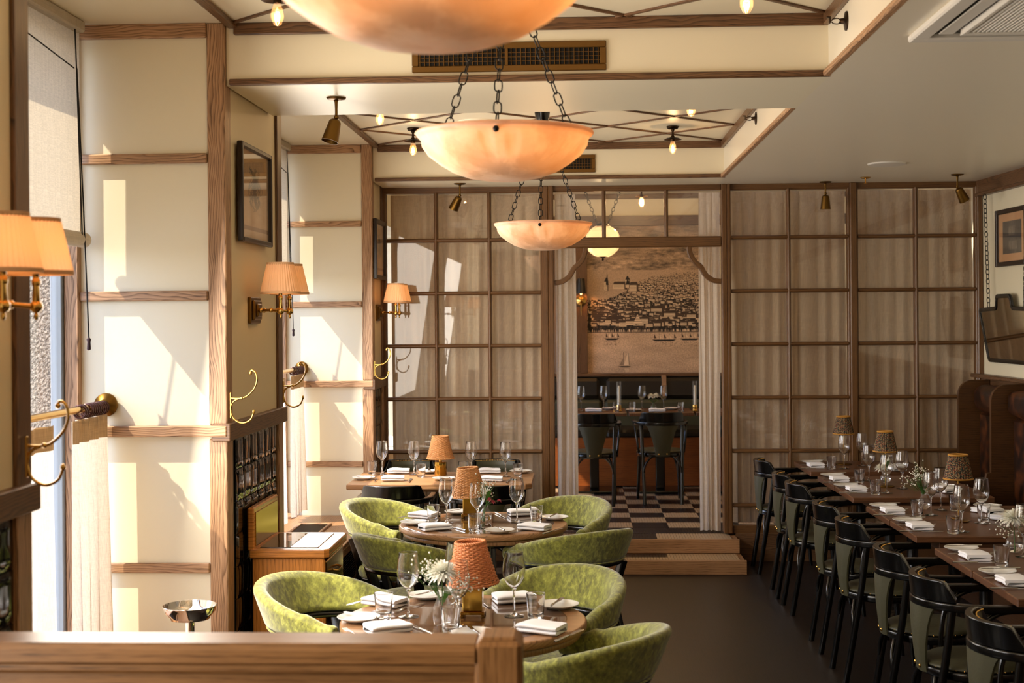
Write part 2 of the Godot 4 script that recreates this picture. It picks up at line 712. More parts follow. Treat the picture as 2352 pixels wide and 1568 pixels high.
	M.petal.backlight = Color(0.6, 0.6, 0.52)
	M.pink = mat(Color(0.90, 0.42, 0.50), 0.6)
	M.wax = mat(Color(0.93, 0.90, 0.82), 0.5)
	M.mat_board = mat(Color(0.62, 0.44, 0.27), 0.8)
	M.pattern = textured(shade_pattern(), Color(1, 1, 1), 0.8)
	M.trim_gold = mat(Color(0.70, 0.49, 0.16), 0.7)
	M.frame_dark = mat(Color(0.14, 0.08, 0.045), 0.35)

func shade_pattern() -> ImageTexture:
	var im := Image.create(256, 128, false, Image.FORMAT_RGB8)
	var n := noise(0.06, 3, 41)
	var n2 := noise(0.03, 2, 43)
	for y in 128:
		for x in 256:
			var a := n.get_noise_2d(x, y * 1.3)
			var b := n2.get_noise_2d(x * 1.6, y)
			var c := Color(0.085, 0.075, 0.055)
			if a > 0.12:
				c = Color(0.55, 0.46, 0.32)
			elif b > 0.18:
				c = Color(0.42, 0.17, 0.07)
			elif a < -0.22:
				c = Color(0.13, 0.18, 0.14)
			im.set_pixel(x, y, c)
	return ImageTexture.create_from_image(im)

func make_more_materials() -> void:
	M.bench_orange = textured(M.oak_top.albedo_texture, Color(0.62, 0.33, 0.13), 0.35)
	M.oak_near = textured(M.oak_top.albedo_texture, Color(0.62, 0.445, 0.275), 0.35)
	M.brass_sheet = mat(Color(0.72, 0.56, 0.24), 0.16, 1.0)
	M.dark_glass_top = mat(Color(0.09, 0.065, 0.04), 0.02)
	M.dark_glass_top.clearcoat_enabled = true
	M.dark_glass_top.clearcoat = 1.0
	M.dark_glass_top.clearcoat_roughness = 0.0

# ---------------------------------------------------------------- the setting
func shell() -> void:
	var f := base("floor", "dark brown fine-grained wooden floor")
	part(f, "boards", geo(Vector2(1 / 2.2, 1 / 1.2)).box(Vector3(0.9, -0.05, -3.5), Vector3(6.6, 0.1, 15.0)), M.floor)
	var fw := base("wall_front", "cream wall behind the viewer")
	slabbox(fw, "wall_panel", Vector3(-2.4, 0, 2.5), Vector3(3.9, 3.2, 2.7), M.cream)
	var out := base("ground_outside", "pale pavement outside the windows")
	slabbox(out, "pavement", Vector3(-14, -0.3, -22), Vector3(-2.36, -0.12, 12), M.pavement)
	slabbox(out, "pavement", Vector3(-2.36, -0.3, 2.7), Vector3(12, -0.12, 12), M.pavement)

func oak_rail(parent: Node, c: Vector3, s: Vector3, m: Material = null, called := "rail") -> void:
	plank(parent, called, c, s, m if m else M.oak, 0.004)

func tiles(parent: Node, x: float, z0: float, z1: float, rows: int, top: float) -> void:
	# square hand-glazed tiles on a face looking along +x, from z0 (near) to z1 (far)
	slabbox(parent, "grout", Vector3(x - 0.03, 0.0, z1), Vector3(x - 0.006, top, z0), M.grout)
	var variants := []
	for k in 5:
		var g := geo()
		var S := 0.0683
		var rowsm := []
		for i in 9:
			var row := PackedVector3Array()
			for j in 9:
				var u := lerpf(-S, S, i / 8.0)
				var w := lerpf(-S, S, j / 8.0)
				var e := maxf(absf(u), absf(w)) / S
				var hgt := 0.0045 * (1.0 - pow(e, 14.0)) + 0.0007 * sin(w * 88.0 + k * 1.7 + u * 9.0) + 0.0005 * sin(u * 52.0 + k * 2.1)
				row.append(Vector3(hgt, u, w))
			rowsm.append(row)
		g.sheet(rowsm, false, true)
		g.box(Vector3(-0.004, 0, 0), Vector3(0.008, S * 2, S * 2))
		variants.append(g.mesh())
	var nz := int(ceil((z0 - z1) / 0.14))
	for r in rows:
		for c in nz:
			var zc := z1 + 0.07 + c * 0.14
			if zc + 0.07 > z0 + 0.05:
				continue
			var o := part(parent, "tile", variants[rng.randi() % 5], M.tile, Vector3(x, top - 0.07 - r * 0.14, zc))
			o.rotation = Vector3(PI * (rng.randi() % 2), rng.randf_range(-0.012, 0.012), rng.randf_range(-0.012, 0.012))

func pier(n: int, z0: float, z1: float, tile_rows: int) -> void:
	var p := base("wall_left_%d" % n, "oak framed cream pier with dark glazed tile wainscot")
	slabbox(p, "pier_core", Vector3(-2.14, 0, z1 + 0.015), Vector3(-1.5, 3.07, z0 - 0.015), M.cream)
	slabbox(p, "stone_facing", Vector3(-2.36, -0.3, z1 - 0.02), Vector3(-2.14, 3.6, z0 + 0.02), M.stone)
	# room face
	slabbox(p, "wall_panel", Vector3(-1.5, 1.36, z1 + 0.05), Vector3(-1.49, 3.07, z0 - 0.05), M.cream_low)
	for z in [z0 - 0.05, z1 + 0.055]:
		oak_rail(p, Vector3(-1.515, 2.23, z), Vector3(0.076, 1.68, 0.1), M.oak_dark if z == z1 + 0.055 else M.oak, "post")
		oak_rail(p, Vector3(-1.515, 0.665, z), Vector3(0.076, 1.33, 0.1), M.oak, "post")
	oak_rail(p, Vector3(-1.50, 1.3575, (z0 + z1) / 2), Vector3(0.08, 0.075, z0 - z1 + 0.03), M.oak_dark)
	tiles(p, -1.49, z0 - 0.10, z1 + 0.105, tile_rows, 1.32)
	# reveal that looks towards the viewer
	var zf := z0
	slabbox(p, "wall_panel", Vector3(-2.10, 0, zf - 0.03), Vector3(-1.55, 3.07, zf - 0.012), M.cream)
	for y in [2.505, 1.93, 0.79, 0.215]:
		oak_rail(p, Vector3(-1.826, y, zf - 0.003), Vector3(0.543, 0.042, 0.022))
	oak_rail(p, Vector3(-1.79, 1.3625, zf + 0.003), Vector3(0.63, 0.046, 0.036))
	oak_rail(p, Vector3(-1.826, 3.04, zf - 0.003), Vector3(0.543, 0.062, 0.022))
	oak_rail(p, Vector3(-2.128, 1.53, zf + 0.0), Vector3(0.062, 3.07, 0.05), null, "jamb_post")
	# reveal on the far side
	slabbox(p, "wall_panel", Vector3(-2.10, 0, z1 + 0.012), Vector3(-1.55, 3.07, z1 + 0.03), M.cream)
	oak_rail(p, Vector3(-2.128, 1.53, z1), Vector3(0.062, 3.07, 0.05), null, "jamb_post")

func bay(n: int, zf: float, zn: float, dressed: bool) -> void:
	# window between two piers: zf is its far end, zn its near end
	var w := base("window_%d" % n, "tall window in a panelled bay")
	var L := zn - zf
	var mid := (zn + zf) / 2
	slabbox(w, "lintel", Vector3(-2.36, 3.02, zf), Vector3(-2.1, 3.6, zn), M.stone)
	slabbox(w, "parapet", Vector3(-2.36, -0.3, zf), Vector3(-2.2, 0.40, zn), M.stone)
	var g := geo()
	for z in [zf + 0.030, zn - 0.04]:
		g.box(Vector3(-2.185, 1.72, z), Vector3(0.05, 2.62, 0.032), 0.004)
	for y in [0.44, 3.0]:
		g.box(Vector3(-2.185, y, mid), Vector3(0.05, 0.05, L), 0.004)
	part(w, "window_frame", g, M.frame_metal)
	part(w, "pane", geo().box(Vector3(-2.185, 1.72, mid), Vector3(0.006, 2.54, L - 0.05)), M.glass)
	# sill and radiator casing
	var s := base("trim_%d" % n, "low oak radiator casing that fills the window bay")
	plank(s, "sill_board", Vector3(-1.82, 0.412, mid), Vector3(0.70, 0.026, L), M.oak_top)
	plank(s, "sill_lip", Vector3(-2.08, 0.435, zf + 0.10), Vector3(0.10, 0.02, 0.16), M.oak)
	plank(s, "casing_rail", Vector3(-1.485, 0.375, mid), Vector3(0.03, 0.05, L), M.oak)
	plank(s, "casing_rail", Vector3(-1.485, 0.07, mid), Vector3(0.03, 0.14, L), M.oak)
	slabbox(s, "casing_back", Vector3(-1.60, 0.0, zf), Vector3(-1.56, 0.40, zn), M.dark)
	var lv := geo()
	for k in 14:
		lv.xf = Transform3D(Basis(Vector3.BACK, 0.5), Vector3(-1.49, 0.15 + k * 0.0155, mid))
		lv.box(Vector3.ZERO, Vector3(0.018, 0.003, L))
	tag(part(s, "louvre", lv, M.bronze), "", "", "", "stuff")
	for c in int(L / 0.9):
		var zc := zf + 0.68 + c * 0.9
		var gr := geo()
		gr.box(Vector3(-1.91, 0.430, zc), Vector3(0.02, 0.016, 0.44), 0.003)
		gr.box(Vector3(-1.71, 0.430, zc), Vector3(0.02, 0.016, 0.44), 0.003)
		gr.box(Vector3(-1.81, 0.430, zc - 0.21), Vector3(0.2, 0.016, 0.02), 0.003)
		gr.box(Vector3(-1.81, 0.430, zc + 0.21), Vector3(0.2, 0.016, 0.02), 0.003)
		var fr := part(s, "vent_frame", gr, M.oak)
		var ms := geo()
		ms.box(Vector3(-1.81, 0.4265, zc), Vector3(0.18, 0.002, 0.40))
		for k in 18:
			ms.box(Vector3(-1.895 + k * 0.01, 0.430, zc), Vector3(0.003, 0.003, 0.4))
		for k in 38:
			ms.box(Vector3(-1.81, 0.4305, zc - 0.19 + k * 0.0103), Vector3(0.18, 0.003, 0.003))
		tag(part(fr, "grille", ms, M.bronze), "", "", "", "stuff")
	if not dressed:
		part(w, "roller_blind", geo().box(Vector3(-2.08, 1.74, mid), Vector3(0.004, 2.6, L - 0.04)), M.blind)
	if dressed:
		dress_window(n, zf, zn)

func dress_window(n: int, zf: float, zn: float) -> void:
	var which: String = {1: "the nearer window bay", 2: "the farther window bay"}[n]
	# Roman blind with its cord
	var b := thing("roman_blind", "pale linen roman blind half lowered in " + which, "blind")
	var rows := []
	var steps := 20
	var z0 := zf + 0.05
	for i in 25:
		var row := PackedVector3Array()
		var y := lerpf(3.04, 2.17, i / 24.0)
		for j in steps + 1:
			var z := lerpf(z0, zn - 0.06, float(j) / steps)
			row.append(Vector3(-2.075 + 0.004 * sin(z * 9.0) * (i / 24.0), y, z))
		rows.append(row)
	part(b, "fabric", geo().sheet(rows), M.blind)
	part(b, "bottom_roll", geo().tube([Vector3(-2.065, 2.165, z0 - 0.01), Vector3(-2.065, 2.165, (z0 + zn) / 2), Vector3(-2.065, 2.165, zn - 0.06)], 0.032, 14), M.blind)
	part(b, "head_rail", geo().box(Vector3(-2.07, 3.045, (z0 + zn) / 2), Vector3(0.06, 0.05, zn - z0 - 0.05), 0.008), M.blind)
	var cd := geo()
	cd.tube([Vector3(-2.055, 2.86, zf + 0.17), Vector3(-2.055, 2.93, zf + 0.9), Vector3(-2.055, 2.98, zn - 0.1)], 0.0028, 6)
	cd.tube([Vector3(-2.05, 3.02, zf + 0.17), Vector3(-2.045, 2.86, zf + 0.17), Vector3(-2.04, 2.16, zf + 0.13)], 0.003, 6)
	cd.tube([Vector3(-2.045, 2.86, zf + 0.165), Vector3(-2.038, 2.3, zf + 0.12), Vector3(-2.03, 1.75, zf + 0.09)], 0.003, 6)
	part(b, "cord", cd, M.cord)
	part(b, "tassel", geo().lathe([Vector2(0.0, -0.035), Vector2(0.009, -0.03), Vector2(0.007, 0.0), Vector2(0.010, 0.012), Vector2(0.0, 0.022)], 10, Vector3(-2.03, 1.74, zf + 0.09)), M.tassel)
	# rod with rings
	var r := thing("curtain_rod", "round brass cafe rod with dark rings across " + which, "curtain rod", Vector3(-1.99, 1.475, zf))
	part(r, "rod", geo().tube([Vector3(0, 0, 0.0), Vector3(0, 0, (zn - zf) / 2), Vector3(0, 0, zn - zf)], 0.015, 14), M.brass)
	part(r, "end_plate", geo().tube([Vector3(0, 0, 0.0), Vector3(0, 0, 0.012), Vector3(0, 0, 0.03)], [0.05, 0.048, 0.024], 20), M.brass_old)
	for k in 11:
		var rg := geo()
		var pts := []
		var tl := rng.randf_range(-0.25, 0.25)
		for q in 16:
			var a := TAU * q / 16
			pts.append(Vector3(cos(a) * 0.026, sin(a) * 0.026 - 0.009, sin(a) * tl * 0.03))
		rg.tube(pts, 0.0042, 6, true)
		part(r, "curtain_ring", rg, M.ring, Vector3(0, 0, 0.045 + k * 0.024 + (0.03 if k > 8 else 0.0)))
	# short linen curtains: a bunch at the far end and a loose panel nearer
	for c in [["far end of the rod in ", zf + 0.03, zf + 0.42, 7.0, 0.030], ["near half of the rod in ", zf + 0.62, zn - 0.25, 13.0, 0.022]]:
		var cu := thing("cafe_curtain", "white cafe curtain on the " + c[0] + which, "curtain")
		var crow := []
		for i in 30:
			var f := i / 29.0
			var y := lerpf(1.435, 0.47, f)
			var row := PackedVector3Array()
			for j in 61:
				var q := j / 60.0
				var ph: float = q * c[3] * PI
				var amp: float = c[4] * (0.55 + 0.45 * f)
				row.append(Vector3(-1.985 + amp * sin(ph) + 0.010 * sin(ph * 0.37 + 1.0) * f, y, lerpf(c[1], c[2] + 0.02 * f, q) + amp * 0.4 * sin(ph * 2.0)))
			crow.append(row)
		part(cu, "fabric", geo().sheet(crow), M.sheer)
		var hrow := []
		for i in 4:
			var row := PackedVector3Array()
			for j in 61:
				var q := j / 60.0
				var ph: float = q * c[3] * PI
				row.append(Vector3(-1.982 + c[4] * 0.56 * sin(ph), lerpf(1.437, 1.345, i / 3.0), lerpf(c[1], c[2], q) + c[4] * 0.22 * sin(ph * 2.0)))
			hrow.append(row)
		part(cu, "heading_tape", geo().sheet(hrow), M.curtain)

func left_wall() -> void:
	pier(1, -2.75, -3.77, 9)
	pier(2, -5.885, -7.02, 9)
	pier(3, -10.09, -10.70, 9)
	bay(1, -5.885, -3.77, true)
	bay(2, -10.09, -7.02, true)
	bay(3, -2.75, -0.6, false)
	var w := base("wall_left_4", "cream wall beyond the window bays")
	slabbox(w, "wall_panel", Vector3(-2.36, -0.3, -0.6), Vector3(-1.48, 3.6, 2.7), M.cream)

func ceiling_work() -> void:
	var c := base("ceiling", "cream coffered ceiling with oak edging and thin lattice strips")
	slabbox(c, "upper_ceiling", Vector3(-2.36, 3.07, -10.75), Vector3(1.03, 3.22, 2.7), M.cream_ceil)
	slabbox(c, "lower_ceiling", Vector3(1.03, 2.81, -10.75), Vector3(3.9, 3.22, 2.7), M.ceil_low)
	slabbox(c, "beam", Vector3(-1.475, 2.81, -6.80), Vector3(1.03, 3.07, -5.91), M.cream_ceil)
	slabbox(c, "beam", Vector3(-1.475, 2.81, -10.85), Vector3(1.03, 3.07, -10.15), M.cream_ceil)
	slabbox(c, "beam", Vector3(-1.5, 2.81, -0.9), Vector3(1.03, 3.07, 2.6), M.cream_ceil)
	for k in [[-5.91, -0.9], [-10.15, -6.80]]:
		var z1: float = k[0]
		var z0: float = k[1]
		# far wall of the coffer
		oak_rail(c, Vector3(-0.21, 3.045, z1 + 0.01), Vector3(2.46, 0.05, 0.024), M.oak_dark, "upper_trim")
		oak_rail(c, Vector3(-0.21, 2.822, z1 + 0.010), Vector3(2.50, 0.026, 0.03), M.oak_dark, "lower_trim")
		# right wall of the coffer
		oak_rail(c, Vector3(1.018, 3.045, (z0 + z1) / 2), Vector3(0.024, 0.05, z0 - z1), M.oak_dark, "upper_trim")
		oak_rail(c, Vector3(1.018, 2.822, (z0 + z1) / 2), Vector3(0.03, 0.026, z0 - z1), M.oak, "lower_trim")
		# edge strip towards the window bays
		oak_rail(c, Vector3(-1.447, 3.06, (z0 + z1) / 2), Vector3(0.04, 0.022, z0 - z1), M.oak_dark, "edge_strip")
		# lattice of thin strips
		var zc: float = -9.27 if z1 < -8 else -5.86
		for fam in [1.0, -1.0]:
			for j in range(-9, 12):
				var x0 := -1.43 + 0.81 * j
				# z - zc = fam * (x - x0)
				var e1: float = x0 + fam * (z1 + 0.02 - zc)
				var e2: float = x0 + fam * (z0 - 0.02 - zc)
				var lo := maxf(-1.43, minf(e1, e2))
				var hi := minf(1.005, maxf(e1, e2))
				if hi - lo < 0.05:
					continue
				var a := Vector3(lo, 3.066, zc + fam * (lo - x0))
				var b := Vector3(hi, 3.066, zc + fam * (hi - x0))
				var g := wood()
				g.xf = Transform3D(Basis(Vector3.UP, -fam * PI / 4), (a + b) / 2)
				g.box(Vector3.ZERO, Vector3(a.distance_to(b), 0.010, 0.020), 0.002)
				part(c, "lattice_strip", g, M.oak_dark)

func bar_round(parent: Node, called: String, a: Vector3, b: Vector3, w: float, d: float, m: Material) -> void:
	# glazing bar with a rounded face towards the viewer
	var g := wood()
	var hint := Vector3.BACK
	var p := PackedVector2Array()
	for k in 7:
		var t := PI * k / 6
		p.append(Vector2(cos(t) * w / 2, sin(t) * d * 0.5 + d * 0.2))
	p.append(Vector2(-w / 2, -d / 2))
	p.append(Vector2(w / 2, -d / 2))
	g.sweep([a, (a + b) / 2, b], p, [], hint)
	part(parent, called, g, m)

func partition() -> void:
	var Z := -10.70
	var w := base("wall_partition", "oak glazed screen wall with square panes between the dining room and the back room")
	var m: Material = M.oak_screen
	var ys := [2.411, 2.013, 1.616, 1.217, 0.820, 0.415]
	# [glass left, glass right, muntins]
	var secs := [[-1.455, -0.293, [-1.078, -0.676]], [1.128, 1.99, [1.556]], [2.066, 2.925, [2.492]]]
	for s in secs:
		var x0: float = s[0]
		var x1: float = s[1]
		for y in [[2.795, 0.06], [0.235, 0.06]]:
			plank(w, "rail", Vector3((x0 + x1) / 2, y[0], Z), Vector3(x1 - x0 + 0.08, y[1], 0.07), m, 0.006)
		for x in [x0 - 0.018, x1 + 0.018]:
			plank(w, "stile", Vector3(x, 1.5, Z + 0.003), Vector3(0.036, 2.56, 0.07), m, 0.006)
		for y in ys:
			bar_round(w, "glazing_bar", Vector3(x0, y, Z + 0.012), Vector3(x1, y, Z + 0.012), 0.030, 0.05, m)
		var xs := [x0]
		for x in s[2]:
			bar_round(w, "glazing_bar", Vector3(x, 0.26, Z + 0.014), Vector3(x, 2.77, Z + 0.014), 0.030, 0.05, m)
			xs.append(x)
		xs.append(x1)
		var yy := [2.77] + ys + [0.262]
		for i in yy.size() - 1:
			for j in xs.size() - 1:
				var g := geo()
				g.box(Vector3((xs[j] + xs[j + 1]) / 2, (yy[i] + yy[i + 1]) / 2, Z - 0.004), Vector3(xs[j + 1] - xs[j] - 0.012, yy[i] - yy[i + 1] - 0.012, 0.004))
				var o := part(w, "pane", g, M.pane)
				o.rotation = Vector3(0, 0, 0)
	for p in [[-0.256, 0.045], [-0.213, 0.04], [1.078, 0.04], [1.11, 0.03], [2.028, 0.05], [2.952, 0.04]]:
		plank(w, "post", Vector3(p[0], 1.51, Z + 0.012), Vector3(p[1], 2.60, 0.11), m, 0.006)
	plank(w, "base_board", Vector3(2.06, 0.105, Z + 0.02), Vector3(1.83, 0.21, 0.06), M.oak_dark)
	plank(w, "base_board", Vector3(-0.87, 0.105, Z + 0.02), Vector3(1.24, 0.21, 0.06), M.oak_dark)
	# doorway: transom with panes over it and curved brackets
	plank(w, "transom", Vector3(0.43, 2.384, Z), Vector3(1.26, 0.078, 0.09), m, 0.008)
	plank(w, "head_rail", Vector3(0.43, 2.795, Z), Vector3(1.26, 0.055, 0.07), m, 0.006)
	for x in [0.185, 0.650]:
		bar_round(w, "glazing_bar", Vector3(x, 2.42, Z + 0.01), Vector3(x, 2.77, Z + 0.01), 0.030, 0.04, m)
	var xs2 := [-0.19, 0.185, 0.650, 1.058]
	for j in 3:
		part(w, "pane", geo().box(Vector3((xs2[j] + xs2[j + 1]) / 2, 2.595, Z - 0.004), Vector3(xs2[j + 1] - xs2[j] - 0.02, 0.345, 0.004)), M.pane)
	for sd in [1.0, -1.0]:
		var x0: float = -0.19 if sd > 0 else 1.055
		var pts := []
		for q in [[0.0, 2.085], [0.06, 2.095], [0.115, 2.135], [0.15, 2.195], [0.185, 2.225], [0.215, 2.265], [0.232, 2.31], [0.235, 2.36]]:
			pts.append(Vector3(x0 + sd * q[0], q[1], Z + 0.01))
		var g := wood()
		g.sweep(spline(pts, 4), rrect(0.038, 0.05, 0.006, 2), [], Vector3.BACK)
		part(w, "curved_bracket", g, m)
	# linen curtains behind the panes, and two narrow ones in the doorway
	pleated("linen_curtain", "wide beige linen curtain behind the left glazed screen panels", -1.44, -0.30, 2.765, 0.27, -10.82, 11, 0.05, M.curtain)
	pleated("linen_curtain", "beige linen curtain behind the glazed panels right of the doorway", 1.12, 2.0, 2.765, 0.27, -10.83, 8, 0.06, M.curtain)
	pleated("linen_curtain", "beige linen curtain behind the glazed panels in the right corner", 2.05, 2.94, 2.765, 0.27, -10.83, 8, 0.06, M.curtain)
	pleated("door_curtain", "narrow white linen curtain gathered at the left jamb of the doorway", -0.185, -0.03, 2.76, 0.21, -10.80, 3, 0.034, M.sheer)
	pleated("door_curtain", "narrow white linen curtain gathered at the right jamb of the doorway", 0.90, 1.06, 2.76, 0.21, -10.80, 3, 0.034, M.sheer)
	# steps of oak and small strip tiles
	var st := base("floor_steps", "two shallow oak steps with strip-tile treads up to the back room")
	plank(st, "riser", Vector3(0.455, 0.05, -10.115), Vector3(1.42, 0.1, 0.03), M.oak_top)
	plank(st, "riser", Vector3(0.45, 0.15, -10.43), Vector3(1.40, 0.1, 0.03), M.oak_top)
	plank(st, "step_body", Vector3(0.455, 0.046, -10.42), Vector3(1.41, 0.092, 0.60), M.oak_top)
	plank(st, "step_body", Vector3(0.45, 0.146, -10.58), Vector3(1.39, 0.093, 0.30), M.oak_top)
	strips(st, -0.20, 1.12, -10.405, -10.14, 0.092, [[0.28, 0.60]])
	strips(st, -0.20, 1.10, -10.72, -10.455, 0.192, [[0.19, 0.55]])

func strips(parent: Node, x0: float, x1: float, z1: float, z0: float, y: float, darks: Array) -> void:
	# narrow strip tiles that run across a tread; runs of dark ones between the given x
	var pale := geo()
	var dark := geo()
	var x := x0
	while x < x1 - 0.01:
		var d := false
		for r in darks:
			d = d or (x >= r[0] and x < r[1])
		var zz0 := z0 - (0.115 if d and darks[0][0] > 0.2 else 0.0)
		(dark if d else pale).box(Vector3(x + 0.0095, y + 0.003, (z1 + zz0) / 2), Vector3(0.019, 0.008, zz0 - z1), 0.001)
		if zz0 != z0:
			pale.box(Vector3(x + 0.0095, y + 0.003, (zz0 + z0) / 2), Vector3(0.019, 0.008, z0 - zz0 - 0.002), 0.001)
		x += 0.021
	slabbox(parent, "tile_bed", Vector3(x0, y - 0.002, z1), Vector3(x1, y + 0.004, z0), M.tile_grout)
	tag(part(parent, "strip_tile", pale, M.tile_pale), "", "", "", "stuff")
	tag(part(parent, "strip_tile", dark, M.tile_dark), "", "", "", "stuff")

func pleated(called: String, label: String, x0: float, x1: float, top: float, bot: float, z: float, folds: int, amp: float, m: Material) -> void:
	var o := thing(called, label, "curtain")
	var n := folds * 10 + 1
	var jit := []
	for k in folds + 2:
		jit.append(rng.randf_range(-0.32, 0.32))
	var rows := []
	for i in 26:
		var f := i / 25.0
		var y := lerpf(top - 0.085, bot, f)
		var row := PackedVector3Array()
		for j in n:
			var q := float(j) / (n - 1)
			var k := int(q * folds)
			var ph := q * folds + lerpf(jit[k], jit[k + 1], q * folds - k) * (0.4 + f)
			var sp := pow(absf(sin(ph * PI)), 0.62)
			var a := amp * (0.35 + 0.65 * sqrt(f))
			row.append(Vector3(lerpf(x0, x1, q) + 0.012 * sin(ph * TAU) * f, y, z - a * (1.0 - 2.0 * sp) * 0.8 + 0.006 * sin(y * 3.0 + q * 9.0)))
		rows.append(row)
	part(o, "fabric", geo().sheet(rows), m)
	var hr := []
	for i in 4:
		var row := PackedVector3Array()
		for j in n:
			var q := float(j) / (n - 1)
			var sp := pow(absf(sin((q * folds + lerpf(jit[int(q * folds)], jit[int(q * folds) + 1], q * folds - int(q * folds)) * 0.4) * PI)), 0.30)
			row.append(Vector3(lerpf(x0, x1, q), lerpf(top, top - 0.09, i / 3.0), z + 0.012 + amp * 0.5 * (sp - 1.0)))
		hr.append(row)
	part(o, "heading", geo().sheet(hr), m)

# ---------------------------------------------------------------- back room and right wall
func back_room() -> void:
	var f := base("floor_back_room", "raised floor of pale and dark strip tiles laid in squares")
	slabbox(f, "floor_bed", Vector3(-1.7, -0.1, -14.5), Vector3(3.1, 0.196, -10.72), M.tile_grout)
	var S := 0.278
	var variants := {}
	for d in [false, true]:
		var g := geo()
		for k in 13:
			g.box(Vector3(-S / 2 + 0.0107 + k * 0.0214, 0.0, 0), Vector3(0.0198, 0.008, S - 0.003), 0.001)
		variants[d] = g.mesh()
	for r in 13:
		for c in 17:
			var d: bool = (r == 0) or ((r + c) % 2 == 0)
			var x := -1.55 + c * S + S / 2
			part(f, "tile", variants[d], M.tile_dark if d else M.tile_pale, Vector3(x, 0.196, -10.73 - S / 2 - r * S))
	var w := base("wall_back", "far wall of the back room")
	slabbox(w, "wall_panel", Vector3(-1.7, 0, -14.55), Vector3(3.1, 3.3, -14.36), M.cream)
	plank(w, "frieze_band", Vector3(0.7, 2.79, -14.34), Vector3(4.7, 0.10, 0.05), M.oak_dark)
	plank(w, "upper_trim", Vector3(0.7, 3.035, -14.345), Vector3(4.7, 0.05, 0.04), M.oak_dark)
	plank(w, "post", Vector3(0.013, 2.0, -14.325), Vector3(0.125, 1.48, 0.07), M.oak_dark)
	var sl := base("wall_left_back_room", "side wall of the back room with a window")
	for b in [[-14.5, -13.6, 0.0, 3.3], [-11.2, -10.72, 0.0, 3.3], [-13.6, -11.2, 0.0, 0.7], [-13.6, -11.2, 2.6, 3.3]]:
		slabbox(sl, "wall_panel", Vector3(-1.85, b[2], b[0]), Vector3(-1.6, b[3], b[1]), M.cream)
	var wn := base("window_5")
	part(wn, "pane", geo().box(Vector3(-1.75, 1.65, -12.4), Vector3(0.006, 1.9, 2.4)), M.glass)
	for z in [-13.55, -12.4, -11.25]:
		plank(wn, "window_frame", Vector3(-1.75, 1.65, z), Vector3(0.06, 1.9, 0.06), M.oak)
	var sr := base("wall_right_back_room", "right side wall of the back room")
	slabbox(sr, "wall_panel", Vector3(3.0, 0, -14.5), Vector3(3.15, 3.3, -10.72), M.cream)
	var c := base("ceiling_back_room", "cream ceiling of the back room")
	slabbox(c, "ceiling_panel", Vector3(-1.8, 3.06, -14.5), Vector3(3.1, 3.2, -10.85), M.cream_ceil)
	plank(c, "cross_trim", Vector3(0.7, 3.03, -12.9), Vector3(4.6, 0.06, 0.06), M.oak_dark)
	# printed town view
	var mu := thing("mural", "sepia engraved view of a hillside harbour town on the far wall", "mural")
	part(mu, "print", geo(Vector2(1, 1)).sheet([PackedVector3Array([Vector3(0.076, 2.738, -14.35), Vector3(0.076, 1.262, -14.35)]), PackedVector3Array([Vector3(1.356, 2.738, -14.35), Vector3(1.356, 1.262, -14.35)])]), textured(harbour_print(), Color(1.0, 1.0, 1.0), 0.7))
	var me: MeshInstance3D = mu.get_child(0)
	var arr: Array = me.mesh.surface_get_arrays(0)
	arr[Mesh.ARRAY_TEX_UV] = PackedVector2Array([Vector2(0, 0), Vector2(0, 1), Vector2(1, 0), Vector2(1, 1)])
	var am := ArrayMesh.new()
	am.add_surface_from_arrays(Mesh.PRIMITIVE_TRIANGLES, arr)
	me.mesh = am
	slabbox(mu, "backing", Vector3(0.078, 1.264, -14.358), Vector3(1.354, 2.737, -14.351), M.mat_board)
	var m2 := thing("mural", "narrow strip of sepia wall print left of the oak post in the back room", "mural")
	slabbox(m2, "print", Vector3(-0.9, 1.264, -14.358), Vector3(-0.055, 2.737, -14.35), mat(Color(0.52, 0.42, 0.33), 0.7))
	# bench along the far wall
	var bn := thing("banquette", "dark upholstered bench with oak rail under the harbour print", "bench", Vector3(0.7, 0.2, -14.3))
	plank(bn, "top_rail", Vector3(0, 1.045, 0.02), Vector3(4.4, 0.03, 0.10), M.oak_dark)
	plank(bn, "seat_front", Vector3(0, 0.24, 0.66), Vector3(4.4, 0.46, 0.03), M.bench_orange)
	part(bn, "back_frame", geo().box(Vector3(0, 0.52, -0.02), Vector3(4.4, 1.02, 0.05)), M.leather_dark)
	for x in [-1.1, 0.13, 1.36]:
		if x < 1.3 and x > 0.0:
			plank(bn, "divider", Vector3(x, 0.93, 0.08), Vector3(0.045, 0.22, 0.10), M.oak)
	for k in 3:
		var x := -1.08 + k * 1.21
		part(bn, "upper_back_pad", geo().box(Vector3(x, 0.915, 0.06), Vector3(1.14, 0.20, 0.09), 0.03), M.leather_dark)
		part(bn, "lower_back_pad", geo().box(Vector3(x, 0.63, 0.07), Vector3(1.18, 0.34, 0.10), 0.03), M.leather)
		part(bn, "seat_pad", geo().box(Vector3(x, 0.50, 0.36), Vector3(1.18, 0.09, 0.62), 0.03), M.leather_dark)

